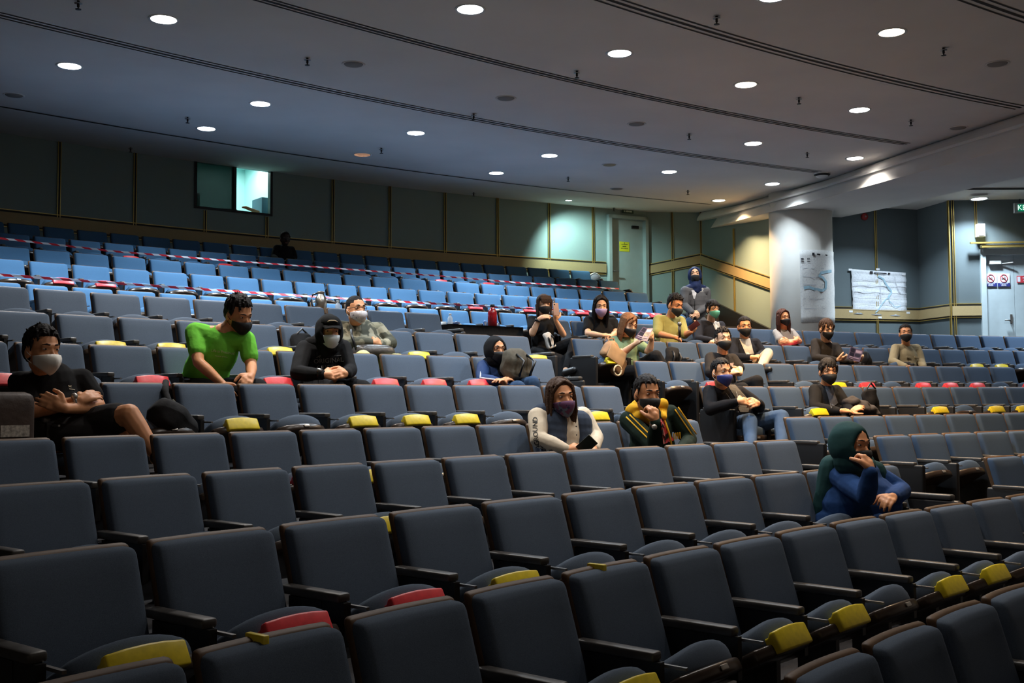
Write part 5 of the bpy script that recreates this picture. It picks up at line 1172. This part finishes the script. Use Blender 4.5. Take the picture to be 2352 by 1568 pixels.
# ---- blazer, beige trousers
beige = C_('beige_chinos', (.45, .41, .32)); navyb = C_('navy_blazer', (.013, .015, .022))
d = person('blazer', 'person in dark blazer over cream shirt, beige trouser leg crossed over the knee', 'H', 1, (1710, 751, .32, 16, 4, 0), ((1684, 786, .22), (1735, 788, .26)),
    (((1686, 820, .36), (1722, 820, .56), (1738, 818, .58)), ((1752, 812, .36), (1742, 818, .54), (1730, 820, .58))), sk='a', hair=('short', 'k'), top=navyb, topname='blazer', bottom=beige, mask=maskb, hips=(1712, 858, .3), knees=((1735, 852, .70), (1764, 812, .64)), ankles=(None, (1745, 850, .92)), curl=(.5, .5), s=1.04, maskk=dict(bulge=.018)); blz = d
sit_down(('HR', 5)); sit_down(('HR', 6))
# ---- long auburn hair, arms crossed
d = person('auburn', 'person with long auburn hair in grey T-shirt and pink trousers, arms crossed', 'I', 1, (1799, 730, .32, 34, 2, 4), ((1784, 764, .24), (1818, 764, .28)),
    (((1795, 788, .38), (1828, 782, .54), (1836, 775, .52)), ((1837, 784, .40), (1812, 788, .54), (1800, 782, .52))), sk='a', hair=('long', 'r'), top=C_('light_grey_tee', (.34, .32, .31)), topname='t_shirt', sleeve='short', bottom=C_('pink_trousers', (.75, .06, .22)), mask=maskb, hips=(1806, 832, .3), knees=((1830, 806, .66), (1848, 806, .70)), s=1.0, curl=(.4, .4), hn=((0, -1, .3), (0, -1, .3)))
sit_down(('IR', 13)); sit_down(('IR', 12)); sit_down(('IR', 14))
# ---- charcoal shirt, long fringe, leaflet
d = person('fringe', 'person with long dark fringe in charcoal shirt holding a glossy leaflet', 'H', 1, (1898, 756, .42, 34, 16, 0), ((1874, 788, .26), (1919, 798, .38)),
    (((1874, 822, .36), (1922, 826, .60), (1944, 822, .66)), ((1936, 826, .50), (1960, 830, .68), (1975, 826, .74))), sk='b', hair=('fringe', 'd'), top=C_('charcoal_shirt', (.030, .026, .024)), topname='shirt', bottom=blkt, mask=maskb, glasses=True, hips=(1890, 868, .3), knees=((1930, 856, .7), (1962, 850, .74)), curl=(.4, .5), hn=((-.3, -.5, -.6), (.3, -.6, -.5)), s=1.06)
sit_down(('HR', 8)); sit_down(('HR', 9))
leaflet('H', 0, .78, ((1952, 796, 0), (1981, 806, .04), (1972, 832, .06), (1944, 824, .02)), prp, 'glossy violet leaflet in the hands of the person with long fringe', blocks)
bag_on('H', 1985, 824, .44, (.24, .16, .20), softmat('black_nylon_sheen', (.012, .012, .014), .4), 'rounded black bag on the seat beside the charcoal shirt', 'shoulder_bag', strap=False)
# ---- khaki overshirt
d = person('khaki', 'person in khaki buttoned overshirt with black mask, sitting upright alone', 'H', 1, (2080, 766, .30, 8, -2, 0), ((2057, 800, .20), (2105, 801, .22)),
    (((2050, 830, .32), (2082, 842, .56), (2096, 844, .58)), ((2116, 830, .34), (2122, 844, .56), (2128, 850, .62))), sk='a', hair=('short', 'k'), top=C_('khaki_overshirt', (.26, .215, .13)), topname='overshirt', bottom=C_('stone_trousers', (.30, .28, .24)), mask=maskb, s=1.05, hips=(2082, 872, .3)); khaki = d
collar(d, C_('khaki_collar', (.28, .23, .14))); sit_down(('HR', 11)); sit_down(('HR', 12))
m = MB(); [m.rbox(d['S'].lerp(d['H'], .36) + d['Ft'] * .128 + d['X'] * q * .07, (.075, .012, .03), .004, (1, 1, 1), M=d['Rt']) for q in (-1, 1)]; m.build('chest_pocket_flap', C_('khaki_flap', (.22, .18, .11)), d['t'])
# ---- blue mask, black blazer, jeans (aisle seat)
jeans = C_('blue_denim', (.05, .085, .15), b=.4); blkb = C_('black_blazer', (.010, .009, .010))
d = person('bluem', 'person in black blazer, jeans and navy mask, hands folded, on the aisle seat', 'F', 1, (1657, 856, .34, 36, 2, 0), ((1630, 900, .22), (1698, 902, .30)),
    (((1632, 940, .34), (1694, 922, .56), (1722, 920, .60)), ((1744, 934, .44), (1742, 926, .60), (1716, 924, .64))), sk='a', hair=('short', 'k'), top=blkb, topname='blazer', bottom=jeans, mask=mat('navy_mask', (.020, .030, .16), .7), hips=(1706, 978, .30), knees=((1722, 966, .56), (1795, 958, .64)),
    ankles=((1724, 1030, .74), (1796, 1025, .8)), curl=(.6, .7), hn=((-.1, -.9, .5), (.2, -.9, .5)), s=1.12, fat=.02); bluem = d

m = MB(); q = d['S'].lerp(d['H'], .33) + d['Ft'] * .155; m.tube([d['S'] + d['Ft'] * .11 - d['X'] * .05, q], .004, 6); m.tube([d['S'] + d['Ft'] * .11 + d['X'] * .04, q], .004, 6); m.box(q - Vector((0, 0, .04)), (.05, .01, .07)); m.build('lanyard', M['black'], d['t']); sit_down(('FR', 0)); sit_down(('FR', 1))
# ---- slim young man with glasses
d = person('slim', 'slim person with bowl-cut black hair and round glasses in open black jacket', 'F', 1, (1902, 854, .34, 18, 4, 0), ((1872, 896, .22), (1920, 898, .28)),
    (((1873, 936, .34), (1930, 944, .60), (1956, 942, .64)), ((1944, 930, .42), (1952, 948, .58), (1964, 940, .62))), sk='a', hair=('fringe', 'k'), top=blackm, topname='jacket', bottom=blkt, mask=maskb, glasses=True, hips=(1898, 980, .30), curl=(.3, .4), hn=((0, -.4, .9), (0, -.5, .9)), s=1.10, maskk=dict(bulge=.018)); slim = d
sit_down(('FR', 4)); sit_down(('FR', 5)); sit_down(('FR', 3))
p = cyl(1966, 934, RAD['F'] - .44); t = empty('folded_jacket', (p.x, p.y, p.z), math.pi - theta(p), label='crumpled dark grey jacket heaped beside the slim person', cat='jacket')
B = Blob(); 
for c, r in (((0, 0, .0), (.20, .13, .08)), ((.10, .02, .05), (.11, .09, .06)), ((-.14, .04, -.03), (.13, .10, .05)), ((-.22, .06, -.07), (.06, .08, .04)), ((.02, .08, -.02), (.12, .08, .06))): B.ell(c, r)
B.done('garment', C_('dark_grey_wool', (.050, .045, .045), b=1.0), t, .012, 2, .018, 14)
bag_on('F', 2001, 918, .34, (.22, .12, .24), softmat('black_canvas', (.010, .010, .012)), 'black tote bag with long upright handles on a seat', 'tote_bag', strap=False, tilt=(0, .1))
p = cyl(2001, 918, RAD['F'] - .40); o_ = bpy.data.objects['tote_bag']; MB().tube([(.08, 0, .22), (.07, 0, .36), (.0, 0, .42), (-.07, 0, .36), (-.08, 0, .22)], .010, 8).build('handle', M['black'], o_)
# ---- long-haired man, white sleeves, blue vest
creamm = C_('cream_shirt_cotton', (.66, .57, .44), b=.5); galaxy = spots('nebula_print_mask', (.10, .03, .09), [((.08, .12, .19), .52), ((.02, .02, .07), .58)], 18)
d = person('vest', 'person with lank brown hair, slate blue vest over cream shirt and nebula-print mask', 'E', 0, (1288, 914, .34, 26, 2, 4), ((1236, 958, .24), (1338, 956, .24)),
    (((1236, 1008, .34), (1304, 1034, .56), (1335, 1030, .62)), ((1366, 1004, .36), (1364, 1030, .54), (1342, 1030, .62))), sk='a', hair=('lank', 'd'), top=creamm, topname='shirt', bottom=blkt, mask=galaxy, hips=(1290, 1078, .28), curl=(.5, .5), hn=((0, -.6, .7), (0, -.6, .7)), s=1.14); vest = d
C = Blob(); g = .020; W2 = (d['SB'] - d['SA']).length / 2; slate = C_('slate_blue_vest_cloth', (.045, .062, .098))
S, H, Rt, s = d['S'], d['H'], d['Rt'], d['s']
for q in (-1, 1):
    for v in (.16, .30, .45, .60, .72): C.ell(S.lerp(H, v) + Rt @ Vector((q * (.108 + .02 * v) * s, .052 * s, 0)), (.082 * s, .088 * s, .10 * s), Rt)
    C.cap(S + Rt @ Vector((q * .075 * s, -.01, .030 * s)), .052 * s, S + Rt @ Vector((q * .165 * s, 0, .014 * s)), .060 * s); C.cap(S + Rt @ Vector((q * .085 * s, .02, .02 * s)), .048 * s, S.lerp(H, .2) + Rt @ Vector((q * .11 * s, .07 * s, 0)), .06 * s)
C.ell(S.lerp(H, .4) - d['Ft'] * .04, (W2 * .92, .10 * s, .26 * s), Rt); C.done('vest', slate, d['t'], .009, 2, .004, 12); collar(d, creamm, open_=.25)
m = MB(); [m.ell(S.lerp(H, v) + d['Ft'] * (.132 + .01 * v) * s, (.005,) * 3) for v in (.22, .38, .54, .68)]; m.build('shirt_button', M['black'], d['t'])
R3 = Matrix.Rotation(.8, 3, 'Y') @ Matrix.Rotation(.6, 3, 'X'); t = slab('E', 1346, 1023, .68, (.085, .010, .16), mat('dark_green_phone', (.03, .035, .025), .4), 'mobile_phone', 'dark green mobile phone held low by the person in the slate blue vest', 'phone', R3, 'phone_case')
MB().rbox(R3 @ Vector((0, .007, 0)), (.078, .002, .15), .001, (1, 1, 1), M=R3).build('screen', M['black'], t)
sit_down(('E', 8)); sit_down(('E', 7))
# ---- yellow hood
grn = C_('dark_green_fleece', (.008, .018, .012)); yel = C_('amber_yellow_fleece', (.68, .36, .02), b=.4)
d = person('hood', 'person in dark green zip top with amber yellow hood and stripes, fist at the mouth', 'E', 0, (1486, 905, .44, 30, 8, 0), ((1444, 966, .24), (1540, 950, .36)),
    (((1504, 1024, .58), (1506, 968, .66), (1500, 940, .64)), ((1584, 1010, .46), (1560, 1040, .66), (1545, 1050, .7))), sk='c', hair=('short', 'k'), top=grn, topname='zip_top', bottom=blkt, mask=maskb, hips=(1500, 1080, .28), curl=(1.0, .5), hn=((.5, -.8, .2), (0, -.5, .9)), s=1.16, fat=.02); hood = d
watch(d, 0, mat('brown_strap', (.2, .1, .05), .5), M['plate']); P = d['P']
B = Blob(); nk = d['nk']; X, Ft, Zt = d['X'], d['Ft'], d['Zt']
for i in range(14):
    a = math.pi * (.95 + 1.15 * i / 13); c = nk + X * math.cos(a) * .105 + Ft * (math.sin(a) * .085 + .01) + Zt * (.030 + .018 * math.sin(i)); B.ell(c, (.046, .046, .050))
B.ell(nk - X * .125 + Ft * .0 + Zt * .02, (.075, .072, .060)); B.ell(nk - X * .13 + Ft * .07 - Zt * .02, (.055, .05, .045)); B.cap(nk - X * .12 + Ft * .03 + Zt * .0, .052, nk - X * .055 + Ft * .12 - Zt * .07, .030); B.cap(nk + X * .10 + Ft * .02, .040, nk + X * .06 + Ft * .12 - Zt * .05, .022); B.done('hood', yel, d['t'], .008, 2, .005, 22)
def stripe(pts, w, m_, par, name='stripe'): MB().tube(pts, w, 6).build(name, m_, par)
V = Vector((-.15, -.9, .45)).normalized()
for i, (sh_, a) in enumerate(((d['SA'], d['A'][0]), (d['SB'], d['A'][1]))):
    el, wr = a[0], a[1]
    for o_ in (-.016, .016):
        ax = (el - sh_).normalized(); sd_ = ax.cross(V).normalized(); vv = V if i == 0 else Vector((.45, -.75, .5)).normalized(); stripe([sh_.lerp(el, k / 6) + vv * (.074 - .012 * k / 6) * d['s'] + sd_ * o_ for k in range(7)], .0055, yel, d['t'])
m = MB(); q0 = d['nk'] + Ft * .10 + X * .05; q1 = d['S'].lerp(d['H'], .85) + Ft * .165 + X * .10; m.tube([q0, d['S'].lerp(d['H'], .3) + Ft * .150 + X * .075, q1], .008, 6); m.build('zip_edge', yel, d['t'])

m = MB(); [m.box(d['S'].lerp(d['H'], .36 + .0 * k) + Ft * .150 + X * (.115 + .018 * k), (.007, .006, .05), d['Rt']) for k in range(4)]; m.build('chest_emblem', yel, d['t'])
sit_down(('E', 10)); sit_down(('E', 9)); sit_down(('E', 11))
# ---- teal headscarf, blue blouse
teal = C_('teal_scarf', (.018, .060, .062), r=.8); blu2 = C_('royal_blue_blouse', (.018, .055, .17), b=.8)
d = person('teal', 'person in teal headscarf and wide blue blouse, hand raised to a black mask', 'C', 0, (1956, 1022, .40, 52, 6, 0), ((1918, 1086, .22), (2008, 1090, .30)),
    (((1990, 1140, .60), (2000, 1082, .66), (1990, 1052, .62)), ((2070, 1128, .42), (2050, 1142, .58), (2022, 1152, .62))), sk='a', hair=None, top=blu2, topname='blouse', bottom=blu2, mask=maskb, scarf=teal, hips=(1960, 1200, .26), curl=(1.1, .6), hn=((.6, -.7, .2), (0, -.5, .9)), s=1.14, fat=.10); tealp = d
P = d['P']; MB().ell(P(-.088, .03, -.05), (.010, .010, .010)).build('scarf_pin', mat('pearl_pin', (.7, .65, .5), .3), d['t'])
B = Blob(); S, H, Ft, X = d['S'], d['H'], d['Ft'], d['X']
B.chain([d['nk'], d['SA'] + Vector((-.02, -.02, .03)), d['SA'] + Vector((-.08, .0, -.20)), d['SA'] + Vector((-.13, .05, -.40))], [.09, .085, .06, .03]); B.chain([d['nk'], d['SB'] + Vector((0, -.02, .02)), d['SB'] + Vector((.06, -.0, -.22))], [.08, .07, .035]); B.cap(d['nk'] + Ft * .05, .09, S.lerp(H, .25) + Ft * .10, .07); B.done('scarf_drape', teal, d['t'], .009, 3, .005, 14)
sit_down(('C', 10)); sit_down(('C', 9))
bag_on('D', 2128, 1140, .30, (.24, .10, .34), softmat('dark_taupe_canvas', (.045, .040, .035)), 'dark taupe folding bag leaning at the aisle behind the teal headscarf', 'tote_bag', strap=False, tilt=(0, -.35), rest=False)
# ---- silhouette in the top row
d = person('shade', 'dim figure sitting in the shadow by the back wall under the booth window', 'N', 0, (655, 549, .20, 15, 0, 0), ((636, 571, .12), (669, 573, .14)),
    (((628, 590, .2), (640, 600, .5), (650, 601, .5)), ((676, 590, .2), (668, 600, .5), (655, 601, .5))), sk='d', hair=('short', 'k'), top=blackm, topname='jacket', bottom=blkt, s=1.0, hips=(652, 612, .3)); sit_down(('N', 9)); sit_down(('N', 8))
# ---- loose bags
bkp = softmat('black_backpack_nylon', (.010, .010, .011))
bag_on('F', 398, 966, .42, (.34, .22, .22), bkp, 'black backpack slumped on a seat beside the bare knee', rz=.3, squash=.45, tilt=(.1, -.55), strap=False, rest=False)
t = bpy.data.objects['backpack.001'] if 'backpack.001' in bpy.data.objects else bpy.data.objects['backpack']
p = lambda x, y, f: cyl(x, y, RAD['F'] - f)
t = empty('backpack_strap_set', p(392, 930, .2), label='broad black and olive shoulder straps hanging over the backrest', cat='strap')
def relw(o, v): return v - o.location
MB().tube([relw(t, p(x, y, f)) for x, y, f in ((381, 876, .03), (378, 900, .10), (388, 925, .16), (400, 945, .26))], [.02, .026, .024, .018], 8).build('padded_strap', bkp, t)
MB().tube([relw(t, p(x, y, f)) for x, y, f in ((397, 918, .22), (412, 940, .30), (430, 962, .36), (446, 986, .42))], [.006, .016, .014, .005], 8).build('webbing_strap', softmat('olive_webbing', (.06, .055, .04)), t)
bag_on('H', 694, 790, .16, (.24, .12, .20), bkp, 'black bag with a looped handle on the seat behind the hoodie', 'tote_bag', strap=False)
o_ = [o for o in bpy.data.objects if o.name.startswith('tote_bag')][-1]; MB().tube([(-.07, 0, .18), (-.06, 0, .30), (.0, 0, .35), (.06, 0, .30), (.07, 0, .18)], .010, 8).build('handle', M['black'], o_)
p_ = cyl(8, 985, RAD['F'] - .62); t = empty('leather_case', (p_.x, p_.y, p_.z - .27), math.pi - theta(p_) , label='tall dark brown case with a torn white paper label, at the photo edge', cat='case')
MB().rbox((0, 0, .22), (.30, .12, .48), .05, (4, 2, 6)).build('case_body', mat('dark_brown_hide', (.050, .030, .022), .6, noise=.25, nscale=10, bump=.3, bscale=30), t)
m = MB(); m.box((-.03, .064, .26), (.15, .003, .06)); m.build('paper_label', mat('torn_label', (.42, .38, .33), .8, noise=.5, nscale=60), t)
# ---------------------------------------------------------------- settle the organic meshes
bpy.context.view_layer.update(); dg = bpy.context.evaluated_depsgraph_get()
new = [(o, bpy.data.meshes.new_from_object(o.evaluated_get(dg)), na, ns) for o, na, ns in BATCH]
for o, me, na, ns in new:
    o.modifiers.clear(); old = o.data; nm = old.name; o.data = me; bpy.data.meshes.remove(old); me.name = nm
    if na:
        n = len(me.vertices); co = np.empty(n * 3); no = np.empty(n * 3); me.vertices.foreach_get('co', co); me.vertices.foreach_get('normal', no); co = co.reshape(-1, 3); no = no.reshape(-1, 3)
        h = np.array([mnoise.noise(Vector((c * ns).tolist())) for c in co]); co += no * (h * na)[:, None]; me.vertices.foreach_set('co', co.ravel()); me.update()
    me.polygons.foreach_set('use_smooth', [True] * len(me.polygons))
# ---------------------------------------------------------------- printing on clothes, pressed onto the cloth
def bvh_of(t, names):
    vs, fs = [], []
    for o in t.children:
        if o.name.split('.')[0] in names:
            n = len(vs); vs += [t.location + v.co for v in o.data.vertices]; fs += [tuple(i + n for i in p.vertices) for p in o.data.polygons]
    return BVHTree.FromPolygons(vs, fs)
EYEP = Vector((0, 0, Z0))
def press(t, names, polys, m_, name, off=.004):
    "polys: lists of pixel points; laid on the cloth surface"
    bv = bvh_of(t, names); vs, fs = [], []
    for poly in polys:
        idx = []
        for (x, y) in poly:
            dr = ray(x, y).normalized(); h = bv.ray_cast(EYEP, dr)
            if h[0] is None: idx = None; break
            idx.append(len(vs)); vs.append(h[0] + (h[1] if h[1].dot(dr) < 0 else -h[1]) * off - t.location)
        if idx: fs.append(idx)
    if not fs: return
    me = bpy.data.meshes.new(name); me.from_pydata(vs, [], fs); me.materials.append(m_); o = bpy.data.objects.new(name, me); link(o, t); o.modifiers.new('s', 'SOLIDIFY').thickness = .0015
def text_polys(s, size, cx_, cy_, ang=0, shear=0):
    cu = bpy.data.curves.new('t', 'FONT'); cu.body = s; cu.size = size; cu.align_x = 'CENTER'; cu.align_y = 'CENTER'; cu.resolution_u = 2
    ob = bpy.data.objects.new('t', cu); COL.objects.link(ob); bpy.context.view_layer.update(); me = bpy.data.meshes.new_from_object(ob.evaluated_get(bpy.context.evaluated_depsgraph_get())); bpy.data.objects.remove(ob)
    c, s_ = math.cos(ang), math.sin(ang); pts = [(cx_ + v.co.x * c - v.co.y * s_ , cy_ - (v.co.x * s_ + v.co.y * c)) for v in me.vertices]
    return [[pts[i] for i in p.vertices] for p in me.polygons]
def strokes(lines, w):
    out = []
    for (x0, y0, x1, y1) in lines:
        L_ = math.hypot(x1 - x0, y1 - y0) or 1; nx, ny = -(y1 - y0) / L_ * w / 2, (x1 - x0) / L_ * w / 2; out.append([(x0 + nx, y0 + ny), (x1 + nx, y1 + ny), (x1 - nx, y1 - ny), (x0 - nx, y0 - ny)])
    return out
def grid(a, b, c, e, n=6, k=8):
    g = lambda u, v: tuple((a[i] * (1 - u) + b[i] * u) * (1 - v) + (e[i] * (1 - u) + c[i] * u) * v for i in (0, 1))
    return [[g(i / n, j / k), g((i + 1) / n, j / k), g((i + 1) / n, (j + 1) / k), g(i / n, (j + 1) / k)] for j in range(k) for i in range(n)]
gm_ = [o for o in PEOPLE]; G_ = lambda k: PEOPLE[k]
press(G_('stand'), ('zip_hoodie', 'scarf_drape'), grid((1588, 667), (1601, 667), (1596, 686), (1593, 686)), mat('white_tee', (.65, .65, .66), .8), 'inner_shirt')
press(G_('gmask'), ('jacket',), grid((1635, 739), (1650, 737), (1657, 758), (1645, 762)), mat('cream_tee', (.5, .48, .44), .8), 'inner_shirt')
press(G_('blazer'), ('blazer',), grid((1698, 779), (1722, 777), (1731, 812), (1714, 815)), mat('cream_shirt', (.52, .48, .40), .8), 'inner_shirt')
press(G_('bluem'), ('blazer',), grid((1670, 884), (1688, 884), (1716, 915), (1692, 918), 6, 8) + grid((1692, 930), (1722, 932), (1718, 946), (1700, 946), 5, 4), cloth('taupe_shirt', (.12, .10, .075)), 'inner_shirt')
press(G_('slim'), ('jacket',), grid((1894, 886), (1910, 886), (1924, 925), (1909, 938)), cloth('slate_tee', (.075, .08, .095)), 'inner_shirt')
press(G_('hood'), ('zip_top',), grid((1516, 962), (1524, 960), (1546, 1012), (1522, 1020)), spots('red_print_tee', (.015, .012, .012), [((.50, .03, .03), .50)], 26), 'inner_shirt')
pt_ = mat('print_pale_green', (.55, .70, .35), .7); pw = mat('print_white', (.62, .60, .55), .7); pk = mat('print_black', (.012, .012, .012), .7)
press(green['t'], ('t_shirt',), text_polys('Life is Precious!', 8.5, 512, 808, -.14) + text_polys('because of love', 4.6, 508, 818, -.12), pt_, 'slogan_print')
press(hoodie['t'], ('hoodie',), text_polys('ORIGINAL', 15, 755, 828, .06) + text_polys('ORIGINAL', 13, 757, 843, .04) + strokes([(727, 821, 736, 816), (736, 816, 734, 821), (742, 819, 784, 816)], 1.2), mat('print_grey', (.12, .11, .10), .7), 'slogan_print')
press(polo['t'], ('polo_shirt',), strokes([(156, 885, 163, 889), (163, 885, 157, 889), (158, 893, 171, 895)], 1.6), mat('print_gold', (.5, .45, .32), .6), 'chest_logo')
let = [('D', 1230, 963, 1.5), ('N', 1230, 974, 1.55), ('U', 1230, 986, 1.55), ('O', 1231, 997, 1.65), ('R', 1232, 1008, 1.8), ('G', 1234, 1017, 1.9), ('R', 1237, 1024, 2.3), ('E', 1244, 1030, 2.7), ('D', 1248, 1034, 2.9), ('N', 1257, 1036, 3.0), ('U', 1266, 1037, 3.1)]
press(vest['t'], ('shirt',), sum((text_polys(c, 15.5, x, y, a) for c, x, y, a in let), []), pk, 'sleeve_lettering')
cir = [(1611 + 3.6 * math.cos(a * math.pi / 8), 664 + 3.6 * math.sin(a * math.pi / 8)) for a in range(17)]
press(stand_p['t'], ('zip_hoodie',), strokes([(*cir[i], *cir[i + 1]) for i in range(16)], 1.1) + [[(1609.5, 662), (1612.5, 662), (1612.5, 666), (1609.5, 666)]] + strokes([(1608, 670, 1615, 670)], .8), pw, 'chest_emblem')
press(stand_p['t'], ('zip_hoodie',), strokes([(1596, 675, 1596, 712)], .9), M['black'], 'zip_line')
press(btee['t'], ('t_shirt',), [[(1674, 834), (1684, 833), (1684, 853), (1676, 852)]], mat('print_pinkish', (.5, .38, .36), .7, noise=.4, nscale=60), 'chest_print')
for k_, (names_, cols_) in {'leaf': (('shirt',), 0)}.items(): pass
press(bluem['t'], ('blazer',), strokes([(1666, 900, 1688, 930), (1690, 898, 1697, 922)], 1.0), M['black'], 'lapel_edge')
press(khaki['t'], ('overshirt',), strokes([(2082, 795, 2086, 835)], .9), mat('placket_dark_line', (.13, .105, .06), .8), 'placket_line')  # thin darker line down the overshirt front
